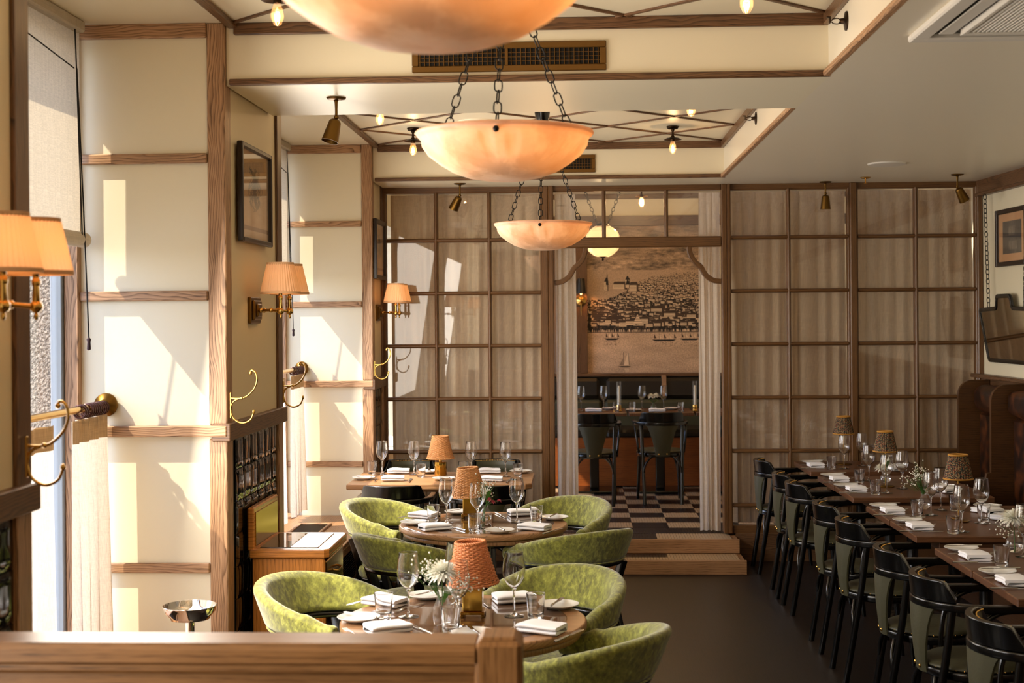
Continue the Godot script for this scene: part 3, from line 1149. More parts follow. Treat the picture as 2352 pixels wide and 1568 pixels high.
func harbour_print() -> ImageTexture:
	var W := 640
	var H := 740
	var im := Image.create(W, H, false, Image.FORMAT_RGB8)
	var n := noise(0.02, 5, 61)
	var n2 := noise(0.12, 3, 62)
	var n3 := noise(0.007, 3, 63)
	for y in H:
		var v := float(y) / H
		for x in W:
			var g := n2.get_noise_2d(x, y)
			var big := n3.get_noise_2d(x * 0.5, y * 1.8)
			var val := 0.70 + 0.10 * g
			if v < 0.30:  # sky and hills in engraved strokes
				val = 0.62 + 0.24 * big + 0.16 * n.get_noise_2d(x * 0.6, y * 3.0) + 0.10 * g
				var ridge := 0.20 + 0.05 * sin(x * 0.011) + 0.03 * n.get_noise_1d(x)
				if v > ridge:
					val -= 0.22 * maxf(0.0, n.get_noise_2d(x * 1.2, y * 2.6) + 0.25)
			elif v > 0.715:
				val = 0.76 + 0.14 * g + 0.10 * big - 0.05 * (v - 0.715)
			var c := Color(val, val * 0.84, val * 0.68)
			im.set_pixel(x, y, c)
	var ink := Color(0.085, 0.055, 0.04)
	var mid := Color(0.30, 0.22, 0.16)
	var pale := Color(0.88, 0.77, 0.63)
	var r := RandomNumberGenerator.new()
	r.seed = 99
	# town on the slopes: trees first, then houses with roofs and windows
	var bounds := func(u: float) -> float:  # upper edge of the town
		return lerpf(0.50, 0.34, smoothstep(0.1, 0.55, u)) if u < 0.55 else lerpf(0.34, 0.27, (u - 0.55) / 0.45)
	for k in 6500:
		var u := r.randf()
		var v: float = lerpf(bounds.call(u), 0.70, pow(r.randf(), 0.85))
		if absf(v - lerpf(0.435, 0.50, u)) < 0.012 and u > 0.35:
			continue
		var s := int(lerpf(1.0, 8.0, (v - 0.26) / 0.45)) + r.randi() % 2
		im.fill_rect(Rect2i(int(u * W), int(v * H), s + r.randi() % 3, s), ink if r.randf() < 0.72 else mid)
	var spots := []
	for k in 620:
		var u := r.randf()
		spots.append([lerpf(bounds.call(u) + 0.015, 0.69, pow(r.randf(), 0.9)), u])
	spots.sort()
	for q in spots:
		var v: float = q[0]
		var u: float = q[1]
		var s := lerpf(3.0, 24.0, pow((v - 0.26) / 0.44, 1.3)) * r.randf_range(0.7, 1.3)
		house(im, int(u * W), int(v * H), int(s * r.randf_range(1.0, 1.9)), int(s * 0.75), pale, ink, mid)
	# long waterfront blocks and a gabled hall
	for q in [[0.30, 0.675, 60, 20], [0.42, 0.665, 44, 24], [0.60, 0.62, 70, 18], [0.50, 0.585, 66, 16], [0.78, 0.63, 54, 18], [0.14, 0.665, 34, 18], [0.86, 0.66, 46, 22]]:
		house(im, int(q[0] * W), int(q[1] * H), q[2], q[3], pale, ink, mid)
	for k in 26:
		im.fill_rect(Rect2i(int(0.395 * W) - k, int(0.60 * H) + k * 2, k * 2, 2), pale if k % 6 else ink)
	# church and castle on the hill
	for q in [[0.135, 0.44, 20, 46], [0.205, 0.43, 70, 26], [0.33, 0.445, 46, 32], [0.30, 0.42, 22, 40]]:
		house(im, int(q[0] * W), int(q[1] * H), q[2], q[3], pale, ink, mid)
	for q in [[0.157, 0.36, 7, 60], [0.318, 0.375, 11, 36]]:
		for k in q[3]:
			var hw: int = int(lerpf(0.0, q[2], float(k) / q[3]))
			im.fill_rect(Rect2i(int(q[0] * W) - hw, int(q[1] * H) + k - q[3] / 2, hw * 2 + 1, 1), ink)
	# quay
	im.fill_rect(Rect2i(0, int(0.700 * H), W, 3), ink)
	im.fill_rect(Rect2i(0, int(0.722 * H), W, 3), ink)
	for k in 260:
		im.fill_rect(Rect2i(r.randi() % W, int(0.703 * H), 1 + r.randi() % 4, 13), ink if r.randf() < 0.6 else pale)
	# moored ships
	for q in [[0.19, 0.765, 78], [0.60, 0.775, 120], [0.80, 0.77, 100], [0.93, 0.745, 50]]:
		var cx := int(q[0] * W)
		var cy := int(q[1] * H)
		for k in 9:
			im.fill_rect(Rect2i(cx - q[2] / 2 + k * 2, cy + k, q[2] - k * 4, 1), ink)
		for k in 5:
			var mx: int = cx - q[2] / 2 + 10 + k * (q[2] - 20) / 4
			im.fill_rect(Rect2i(mx, cy - 34 + r.randi() % 8, 1, 34), ink)
			for j in 20:
				im.fill_rect(Rect2i(mx + 1, cy - 26 + j, j / 2 + 1, 1), pale if k % 2 else mid)
		for k in 40:
			im.fill_rect(Rect2i(cx - q[2] / 2 + r.randi() % q[2], cy + 12 + r.randi() % 24, 2, 3), mid)
	# small sailing boat
	var bx := int(0.29 * W)
	var by := int(0.955 * H)
	for k in 12:
		im.fill_rect(Rect2i(bx - 34 + k * 2, by + k / 2, 64 - k * 3, 1), ink)
	for k in 62:
		im.fill_rect(Rect2i(bx + 16 - k / 3, by - 66 + k, k / 3 + 6, 1), pale)
		im.fill_rect(Rect2i(bx + 18 + k / 14, by - 66 + k, 2, 1), ink)
		if k > 26:
			im.fill_rect(Rect2i(bx - 8 - (k - 26) / 2, by - 66 + k, (k - 26) / 2, 1), mid if k % 3 else pale)
	im.fill_rect(Rect2i(bx - 6, by - 70, 2, 66), ink)
	for k in 9:
		im.fill_rect(Rect2i(bx - 2 + k, by + 12 + k * 2, 22 - k, 1), pale)
	im.generate_mipmaps()
	return ImageTexture.create_from_image(im)

func house(im: Image, x: int, y: int, w: int, h: int, pale: Color, ink: Color, mid: Color) -> void:
	im.fill_rect(Rect2i(x, y - h, w, h), pale)
	im.fill_rect(Rect2i(x + w - maxi(1, w / 5), y - h, maxi(1, w / 5), h), mid)
	var rh := maxi(1, h / 2)
	for k in rh:
		im.fill_rect(Rect2i(x - 1 + k / 2, y - h - k, w + 2 - k, 1), (ink if (k % 3 or rh < 4) else mid) if w < 26 else (mid if k % 4 else ink))
	if h > 7:
		for wx in range(x + 3, x + w - 4, 5):
			for wy in range(y - h + 3, y - 3, 7):
				im.fill_rect(Rect2i(wx, wy, 2, 4), ink)
	im.fill_rect(Rect2i(x, y, w, 1), ink)

func rw(zl: float, y := 0.0, out := 0.0) -> Vector3:  # a place along the right wall, zl metres from the oak screen, out metres into the room
	var b := Basis(Vector3.UP, 0.0496)
	return Vector3(2.97, 0, -10.70) + b * Vector3(-out, y, zl)

func right_wall() -> void:
	var w := base("wall_right", "cream right wall over an oak wainscot")
	w.position = Vector3(2.97, 0, -10.7)
	w.rotation.y = 0.0496
	slabbox(w, "wall_panel", Vector3(0, 0, -0.1), Vector3(0.15, 3.2, 13.3), M.cream)
	plank(w, "crown_trim", Vector3(-0.02, 2.765, 6.6), Vector3(0.04, 0.10, 13.2), M.oak_dark, 0.005)
	plank(w, "crown_trim", Vector3(-0.026, 2.705, 6.6), Vector3(0.052, 0.024, 13.2), M.oak_dark, 0.004)
	plank(w, "cap_rail", Vector3(-0.04, 1.375, 6.6), Vector3(0.085, 0.028, 13.2), M.oak_dark, 0.005)
	plank(w, "wainscot", Vector3(-0.012, 0.68, 6.6), Vector3(0.024, 1.36, 13.2), M.oak_dark, 0.002)
	# bench with high winged dividers
	var b := thing("banquette", "brown leather bench with head cushions and winged oak dividers along the right wall", "bench", rw(0.0), 0.0496)
	plank(b, "seat_front", Vector3(-0.58, 0.21, 5.0), Vector3(0.03, 0.42, 9.6), M.bench)
	for s in [[0.28, 0.93], [0.97, 2.58], [2.62, 4.3], [4.34, 6.0]]:
		var z: float = (s[0] + s[1]) / 2
		var L: float = s[1] - s[0]
		part(b, "back_pad", geo().box(Vector3(-0.073, 0.80, z), Vector3(0.09, 0.66, L - 0.02), 0.025), M.leather_brown)
		var hp := geo()
		var hpts := []
		for k in 9:
			hpts.append(Vector3(-0.10, 1.225, lerpf(s[0] + 0.02, s[1] - 0.02, k / 8.0)))
		hp.sweep(hpts, rrect(0.13, 0.20, 0.06, 4), [0.8, 0.97, 1.0, 1.0, 1.0, 1.0, 1.0, 0.97, 0.8])
		part(b, "head_cushion", hp, M.leather_brown)
		part(b, "seat_pad", geo().box(Vector3(-0.315, 0.45, z), Vector3(0.54, 0.10, L - 0.01), 0.03), M.leather_brown)
	var outl := [Vector2(-0.027, 0.02), Vector2(-0.027, 1.352)]
	for k in 9:
		var a := PI / 2 * k / 8.0
		outl.append(Vector2(-0.15 - sin(a) * 0.105, 1.247 + cos(a) * 0.105))
	outl += [Vector2(-0.258, 0.755), Vector2(-0.285, 0.75)]
	for k in 7:
		var a := PI / 2 * k / 6.0
		outl.append(Vector2(-0.40 + cos(a) * 0.105, 0.72 - sin(a) * 0.11))
	outl += [Vector2(-0.56, 0.58), Vector2(-0.57, 0.02)]
	for zl in [0.25, 0.95, 2.6, 4.32]:
		var g := wood()
		g.xf = Transform3D(Basis.IDENTITY, Vector3(0, 0, zl))
		g.slab(outl, -0.018, 0.018, 2, 0.004)
		part(b, "divider", g, M.bench)
	# mirror on chains
	var mi := thing("wall_mirror", "black framed bottle-shaped mirror hung from a chain on the right wall", "mirror", rw(0.64, 0.0, -0.094), 0.0496)
	mi.rotation = Vector3(0, 0.0496, 0.076)
	var sh := []
	for q in [[-0.40, 1.50], [0.40, 1.50], [0.515, 1.862], [0.155, 1.872], [0.135, 1.958], [-0.135, 1.958], [-0.155, 1.872], [-0.515, 1.862]]:
		sh.append(Vector2(q[1] - 0.0, q[0]))
	# outline in (y, z)
	var fr := geo()
	var loop := []
	var corner := []
	for k in sh.size():
		var p0: Vector2 = sh[(k - 1 + sh.size()) % sh.size()]
		var p1: Vector2 = sh[k]
		var p2: Vector2 = sh[(k + 1) % sh.size()]
		var rad := minf(0.03, minf(p1.distance_to(p0), p1.distance_to(p2)) * 0.4)
		var s0 := p1 + (p0 - p1).normalized() * rad
		var s1 := p1 + (p2 - p1).normalized() * rad
		for i in 5:
			var t := i / 4.0
			var q := s0.lerp(p1, t).lerp(p1.lerp(s1, t), t)
			loop.append(Vector3(0, q.x, q.y))
			corner.append(q)
	fr.sweep(loop, rrect(0.03, 0.022, 0.006, 2), [], Vector3.RIGHT, false, true)
	part(mi, "frame", fr, M.black)
	part(mi, "looking_glass", geo().slab(corner, -0.004, 0.002, 0), M.mirror)
	for z in [[-0.37, -0.305], [0.46, 0.41]]:
		var a := rw(0.64 + z[0], 2.69, 0.055)
		var bb := rw(0.64 + z[1], 1.875, 0.055)
		var inv := mi.transform.affine_inverse()
		chain(mi, inv * a, inv * bb, 0.040, 0.0125, 0.0026)
	# framed print
	var pic := thing("framed_print", "small dark framed print with a tan mount on the right wall above the mirror", "picture", rw(0.70, 2.36, 0.012), 0.0496)
	frame(pic, 0.60, 0.40, print_trees(), 0.032, -1.0)

func frame(o: Node3D, w: float, h: float, tex: Texture2D, bar: float, face: float) -> void:
	# a picture in the plane x = 0 that looks along +x (face 1) or -x (face -1)
	for s in [-1.0, 1.0]:
		part(o, "frame_side", geo().box(Vector3(face * 0.006, 0, s * (w - bar) / 2), Vector3(0.026, h, bar), 0.004), M.frame_dark)
		part(o, "frame_rail", geo().box(Vector3(face * 0.006, s * (h - bar) / 2, 0), Vector3(0.026, bar, w - bar * 2), 0.004), M.frame_dark)
	var g := geo()
	g.box(Vector3(face * -0.004, 0, 0), Vector3(0.004, h - bar, w - bar))
	part(o, "backing", g, M.mat_board)
	var q := geo()
	var a := face * 0.001
	q.poly([Vector3(a, h / 2 - bar, -face * (bar - w / 2)), Vector3(a, h / 2 - bar, face * (bar - w / 2)), Vector3(a, bar - h / 2, face * (bar - w / 2)), Vector3(a, bar - h / 2, -face * (bar - w / 2))], Vector3(face, 0, 0), [Vector2(0, 0), Vector2(1, 0), Vector2(1, 1), Vector2(0, 1)])
	part(o, "print", q, textured(tex, Color.WHITE, 0.8))
	part(o, "picture_glass", geo().box(Vector3(face * 0.006, 0, 0), Vector3(0.002, h - bar, w - bar)), M.pane)

func print_trees() -> ImageTexture:
	var im := Image.create(256, 160, false, Image.FORMAT_RGB8)
	im.fill(Color(0.80, 0.59, 0.38))
	var n := noise(0.04, 4, 71)
	for y in range(26, 134):
		for x in range(40, 216):
			var a := n.get_noise_2d(x, y * 0.6)
			var val := 0.16 + 0.10 * a
			if absf(y - 58) < 16 and absf(x - 128) < 34 + 8 * a or absf(y - 106) < 15 and absf(x - 134) < 40:
				val = 0.34 + 0.1 * a
			if absf(y - 82) < 7:
				val = 0.07
			if (x + int(6 * a)) % 31 < 3:
				val = 0.06
			im.set_pixel(x, y, Color(val * 1.1, val * 0.98, val * 0.8))
	return ImageTexture.create_from_image(im)

func print_root() -> ImageTexture:  # drawing of a rooted plant on buff paper
	var im := Image.create(256, 384, false, Image.FORMAT_RGB8)
	var n := noise(0.02, 3, 81)
	for y in 384:
		for x in 256:
			var a := 0.03 * n.get_noise_2d(x, y)
			im.set_pixel(x, y, Color(0.78 + a, 0.63 + a, 0.45 + a))
	var r := RandomNumberGenerator.new()
	r.seed = 5
	for k in 60:
		var p := Vector2(128 + r.randf_range(-50, 50), 90 + r.randf_range(-30, 60))
		var d := Vector2((128 - p.x) * 0.010 + r.randf_range(-0.3, 0.3), 1.0)
		for s in 60 + r.randi() % 70:
			d.x += r.randf_range(-0.12, 0.12) + (128 - p.x) * 0.0012
			p += d
			if Rect2(2, 2, 250, 380).has_point(p):
				var c := im.get_pixelv(Vector2i(p))
				im.fill_rect(Rect2i(int(p.x), int(p.y), 2 + r.randi() % 3, 2), c.lerp(Color(0.22, 0.20, 0.15), 0.5))
	im.fill_rect(Rect2i(0, 330, 256, 18), Color(0.50, 0.33, 0.16))
	im.generate_mipmaps()
	return ImageTexture.create_from_image(im)

var link_cache := {}

func chain(parent: Node, a: Vector3, b: Vector3, L: float, half_w: float, wire: float) -> Node3D:
	var ch := Node3D.new()
	ch.name = "chain"
	parent.add_child(ch, true)
	var key := "%.4f %.4f %.4f" % [L, half_w, wire]
	if not link_cache.has(key):
		var pts := []
		for k in 16:
			var t := TAU * k / 16
			var y := sin(t) * half_w + signf(sin(t)) * (L / 2 - half_w) * smoothstep(0.0, 0.4, absf(sin(t)))
			pts.append(Vector3(cos(t) * half_w, y, 0))
		link_cache[key] = geo().tube(pts, wire, 6, true).mesh()
	var d := b - a
	var pitch := L - wire * 2.6
	var n := int(d.length() / pitch)
	var up := -d.normalized()
	var sd := up.cross(Vector3.FORWARD if absf(up.z) < 0.8 else Vector3.RIGHT).normalized()
	for k in n:
		var ang := 0.35 + (PI / 2 if k % 2 else 0.0)
		var bx := sd.rotated(up, ang)
		var o := MeshInstance3D.new()
		o.name = "link"
		o.mesh = link_cache[key]
		o.material_override = M.iron
		o.transform = Transform3D(Basis(bx, up, bx.cross(up)), a + d * ((k + 0.5) / n))
		ch.add_child(o, true)
	return ch

# ---------------------------------------------------------------- furniture
func velvet_chair(label: String) -> Node3D:  # faces +z
	var o := thing("velvet_armchair", label, "armchair")
	var Rd := 0.262
	# horseshoe of padding: plan points with the angle from the back
	var plan := []
	var A := 0.15
	for k in 8:
		plan.append([Vector3(-Rd, 0, lerpf(A, 0.03, k / 7.0)), -1.0 - 0.4 * (1.0 - k / 7.0), Vector3(-1, 0, 0)])
	for k in 25:
		var f := lerpf(-PI / 2, PI / 2, k / 24.0)
		plan.append([Vector3(sin(f) * Rd, 0, -cos(f) * Rd), f / (PI / 2), Vector3(sin(f), 0, -cos(f))])
	for k in 8:
		plan.append([Vector3(Rd, 0, lerpf(0.03, A, k / 7.0)), 1.0 + 0.4 * k / 7.0, Vector3(1, 0, 0)])
	var rows := []
	var railp := []
	var hs := []
	for q in plan:
		var s: float = absf(q[1])
		var w := cos(minf(s * 0.78, 1.0) * PI / 2)
		w = pow(maxf(w, 0.0), 1.15)
		var top := 0.680 + 0.115 * w
		var bot := 0.612 + 0.014 * w
		var h := top - bot
		var row := PackedVector3Array()
		var outw: Vector3 = q[2]
		for p in rrect(0.058, h, minf(0.027, h * 0.4), 4):
			var y: float = (top + bot) / 2 + p.y
			var inner := smoothstep(0.0, -0.03, p.x)
			var pleat: float = inner * 0.0035 * sin(q[1] * 26.0) * sin(clampf((y - bot) / h, 0, 1) * PI)
			row.append(q[0] + outw * (p.x + pleat + (y - bot) * 0.42 * w) + Vector3.UP * y)
		rows.append(row)
		railp.append(q[0] + Vector3.UP * (bot - 0.012) + outw * -0.004)
		hs.append(1.0)
	var g := geo()
	g.sheet(rows, true)
	# rounded arm ends
	for e in [0, rows.size() - 1]:
		var c := Vector3.ZERO
		for p in rows[e]:
			c += p / rows[e].size()
		var ends := [rows[e]]
		for st in [[0.93, 0.010], [0.72, 0.016], [0.0, 0.018]]:
			var rr := PackedVector3Array()
			for p in rows[e]:
				rr.append(c + (p - c) * st[0] + Vector3(0, 0, st[1]))
			ends.append(rr)
		g.sheet(ends, true, e == 0)
	part(o, "padded_back", g, M.velvet)
	var pp := []
	for q in railp:
		pp.append(q + Vector3(0, 0.014, 0) + (Vector3(q.x, 0, minf(q.z, 0.0)).normalized() * 0.029))
	part(o, "piping", geo().tube(pp, 0.004, 6), M.velvet)
	part(o, "back_rail", geo().sweep(railp, rrect(0.044, 0.024, 0.008, 2)), M.black)
	# curved legs
	for sx in [-1.0, 1.0]:
		var f := spline([Vector3(sx * 0.262, 0.605, 0.09), Vector3(sx * 0.25, 0.52, 0.05), Vector3(sx * 0.232, 0.43, 0.05), Vector3(sx * 0.232, 0.25, 0.11), Vector3(sx * 0.25, 0.0, 0.22)], 6)
		part(o, "leg", geo().sweep(f, rrect(0.032, 0.052, 0.01, 2), [], Vector3.BACK), M.black)
		var b := spline([Vector3(sx * 0.215, 0.61, -0.175), Vector3(sx * 0.195, 0.50, -0.15), Vector3(sx * 0.18, 0.40, -0.15), Vector3(sx * 0.19, 0.22, -0.20), Vector3(sx * 0.215, 0.0, -0.31)], 6)
		part(o, "leg", geo().sweep(b, rrect(0.032, 0.050, 0.01, 2), [], Vector3.BACK), M.black)
	var st := []
	for k in 28:
		var a := TAU * k / 28
		st.append(Vector3(cos(a) * 0.225, 0.372, sin(a) * 0.225))
	part(o, "seat_frame", geo().sweep(st, rrect(0.03, 0.045, 0.008, 2), [], Vector3.UP, false, true), M.black)
	part(o, "seat", geo().lathe([Vector2(0, 0.385), Vector2(0.22, 0.385), Vector2(0.243, 0.40), Vector2(0.25, 0.43), Vector2(0.245, 0.455), Vector2(0.21, 0.475), Vector2(0.12, 0.487), Vector2(0, 0.49)], 32), M.velvet)
	return o

func bistro_chair(label: String) -> Node3D:  # black bentwood armchair with leather splat, faces +z
	var o := thing("bistro_chair", label, "chair")
	var Rd := 0.215
	var arm := []
	for k in 7:
		arm.append(Vector3(-Rd - 0.008, 0.695, lerpf(0.18, 0.0, k / 6.0)))
	for k in 19:
		var f := lerpf(-PI / 2, PI / 2, (k + 0.5) / 19.0)
		arm.append(Vector3(sin(f) * (Rd + 0.008), 0.695, -cos(f) * Rd))
	for k in 7:
		arm.append(Vector3(Rd + 0.008, 0.695, lerpf(0.0, 0.18, k / 6.0)))
	part(o, "arm_rail", geo().sweep(arm, rrect(0.036, 0.032, 0.006, 2)), M.black)
	# raised crest with cut corners
	var rows := []
	var n := 22
	for k in n + 1:
		var f := lerpf(-1.06, 1.06, float(k) / n)
		var e := absf(f) / 1.06
		var h := 0.084 if e < 0.80 else lerpf(0.084, 0.016, (e - 0.80) / 0.20)
		var outw := Vector3(sin(f), 0, -cos(f))
		var row := PackedVector3Array()
		for p in rrect(0.028, h, 0.005, 2):
			row.append(Vector3(0, 0.7115 + h / 2 + p.y, 0) + outw * (Rd + p.x) + outw * (p.y + h / 2) * 0.10)
		rows.append(row)
	var cg := geo().sheet(rows, true)
	for e in [0, n]:
		cg.poly(Array(rows[e]), rows[e][0] - rows[1 if e == 0 else n - 1][0])
	part(o, "crest_rail", cg, M.black)
	# leather splat: wide above, waisted to the seat
	var sg := []
	for side in [1.0, -1.0]:
		var rr := []
		for i in 15:
			var t := i / 14.0
			var y := lerpf(0.69, 0.415, t)
			var half := lerpf(0.150, 0.056, pow(t, 0.62)) + 0.006 * smoothstep(0.85, 1.0, t)
			var row := PackedVector3Array()
			for j in 9:
				var q := lerpf(-1, 1, j / 8.0)
				var x := half * q
				var curve := -sqrt(maxf(0.0, Rd * Rd - x * x * 0.75))
				var edge := 1.0 - pow(absf(q), 6.0)
				row.append(Vector3(x, y, curve + 0.022 * t * t + side * -0.011 * edge - 0.004 * side))
			rr.append(row)
		sg.append(rr)
	var spg := geo()
	spg.sheet(sg[0], false, true)
	spg.sheet(sg[1])
	for j in [0, 8]:
		var edge := []
		for i in 15:
			edge.append(PackedVector3Array([sg[0][i][j], sg[1][i][j]]))
		spg.sheet(edge, false, j == 8)
	spg.sheet([sg[0][14], sg[1][14]])
	part(o, "splat", spg, M.leather)
	# leather pad with nails on the inside of the crest
	var pr := []
	for i in 6:
		var y := lerpf(0.785, 0.70, i / 5.0)
		var row := PackedVector3Array()
		for j in 15:
			var f := lerpf(-0.78, 0.78, j / 14.0)
			var bulge := 0.012 * (1.0 - pow(absf(lerpf(-1, 1, i / 5.0)), 4.0)) * (1.0 - pow(absf(f / 0.78), 8.0))
			row.append(Vector3(sin(f) * (Rd - 0.016 - bulge), y, -cos(f) * (Rd - 0.016 - bulge)))
		pr.append(row)
	part(o, "back_pad", geo().sheet(pr), M.leather)
	var nail := geo()
	for j in 27:
		var f := lerpf(-0.79, 0.79, j / 26.0)
		nail.ball(Vector3(sin(f) * (Rd - 0.017), 0.787, -cos(f) * (Rd - 0.017)), Vector3.ONE * 0.0036, 6, 4)
	for k in 40:
		var a := TAU * k / 40
		nail.ball(Vector3(cos(a) * 0.206, 0.446, 0.015 + sin(a) * 0.200), Vector3.ONE * 0.0034, 6, 4)
	tag(part(o, "nail_trim", nail, M.brass), "", "", "", "stuff")
	for sx in [-1.0, 1.0]:
		part(o, "stud", geo().ball(Vector3(sx * 0.036, 0.435, -Rd + 0.006), Vector3(0.008, 0.008, 0.006), 10, 6), M.brass)
		part(o, "leg", geo().tube(spline([Vector3(sx * 0.180, 0.70, -0.118), Vector3(sx * 0.172, 0.45, -0.150), Vector3(sx * 0.160, 0.0, -0.225)], 6), 0.0165, 10), M.black)
		part(o, "leg", geo().tube([Vector3(sx * 0.172, 0.43, 0.165), Vector3(sx * 0.178, 0.25, 0.18), Vector3(sx * 0.186, 0.0, 0.205)], [0.019, 0.017, 0.012], 10), M.black)
		var sup := spline([Vector3(sx * 0.223, 0.69, 0.13), Vector3(sx * 0.222, 0.675, 0.04), Vector3(sx * 0.218, 0.61, -0.035), Vector3(sx * 0.205, 0.50, -0.06), Vector3(sx * 0.198, 0.435, -0.06)], 5)
		part(o, "arm_support", geo().tube(sup, 0.0105, 8), M.black)
		for e in [[-0.185, -0.145], [0.19, 0.12]]:
			var br := spline([Vector3(sx * 0.168, 0.25, e[0]), Vector3(sx * 0.150, 0.34, e[0]), Vector3(sx * 0.105, 0.40, e[0] * 0.9), Vector3(sx * 0.045, 0.42, e[1])], 5)
			part(o, "brace", geo().tube(br, 0.0095, 8), M.black)
	part(o, "seat_frame", geo().lathe([Vector2(0, 0.405), Vector2(0.205, 0.405), Vector2(0.213, 0.412), Vector2(0.213, 0.436), Vector2(0.203, 0.442), Vector2(0, 0.442)], 32, Vector3(0, 0, 0.015)), M.black)
	part(o, "seat_pad", geo().lathe([Vector2(0.0, 0.44), Vector2(0.203, 0.441), Vector2(0.206, 0.452), Vector2(0.185, 0.463), Vector2(0.10, 0.470), Vector2(0, 0.472)], 32, Vector3(0, 0, 0.015)), M.leather)
	return o

func pedestal(o: Node3D, h: float, col := 0.038, foot := 0.30) -> void:
	part(o, "column", geo().lathe([Vector2(0.0, 0.03), Vector2(col * 1.7, 0.03), Vector2(col * 1.7, 0.05), Vector2(col, 0.09), Vector2(col, h - 0.06), Vector2(col * 2.4, h - 0.02), Vector2(col * 2.4, h), Vector2(0, h)], 20), M.black)
	for k in 4:
		var a := PI / 4 + PI / 2 * k
		var d := Vector3(cos(a), 0, sin(a))
		part(o, "foot", geo().sweep([d * 0.02 + Vector3(0, 0.06, 0), d * 0.15 + Vector3(0, 0.05, 0), d * foot + Vector3(0, 0.016, 0)], rrect(0.05, 0.032, 0.01, 2), [1.0, 0.9, 0.7]), M.black)

func round_table(label: String, at: Vector3, r: float) -> void:
	var o := thing("round_table", label, "table", at)
	pedestal(o, 0.69)
	var top := wood()
	var prof := [Vector2(0, 0.718), Vector2(r - 0.01, 0.718), Vector2(r, 0.724), Vector2(r, 0.744), Vector2(r - 0.008, 0.75), Vector2(r * 0.84, 0.75)]
	for seg in [prof]:
		top.lathe(seg, 72)
	# grain straight across the top
	for k in top.v.size():
		top.t[k] = Vector2(top.v[k].x / 1.5 + 0.1, top.v[k].z / 0.5 + top.v[k].y * 3.0)
	part(o, "table_top", top, M.oak_top)
	var ins := geo()
	ins.lathe([Vector2(r * 0.84, 0.749), Vector2(r * 0.84, 0.7506), Vector2(r * 0.83, 0.7512), Vector2(0, 0.7512)], 72)
	for k in ins.v.size():
		ins.t[k] = Vector2(ins.v[k].x / 1.5 + 0.3, ins.v[k].z / 0.5)
	part(o, "glass_inset", ins, M.inset)
	var ap := wood()
	ap.lathe([Vector2(0, 0.690), Vector2(r - 0.035, 0.690), Vector2(r - 0.022, 0.696), Vector2(r - 0.022, 0.712), Vector2(r - 0.03, 0.718)], 72)
	part(o, "apron", ap, M.oak_top)

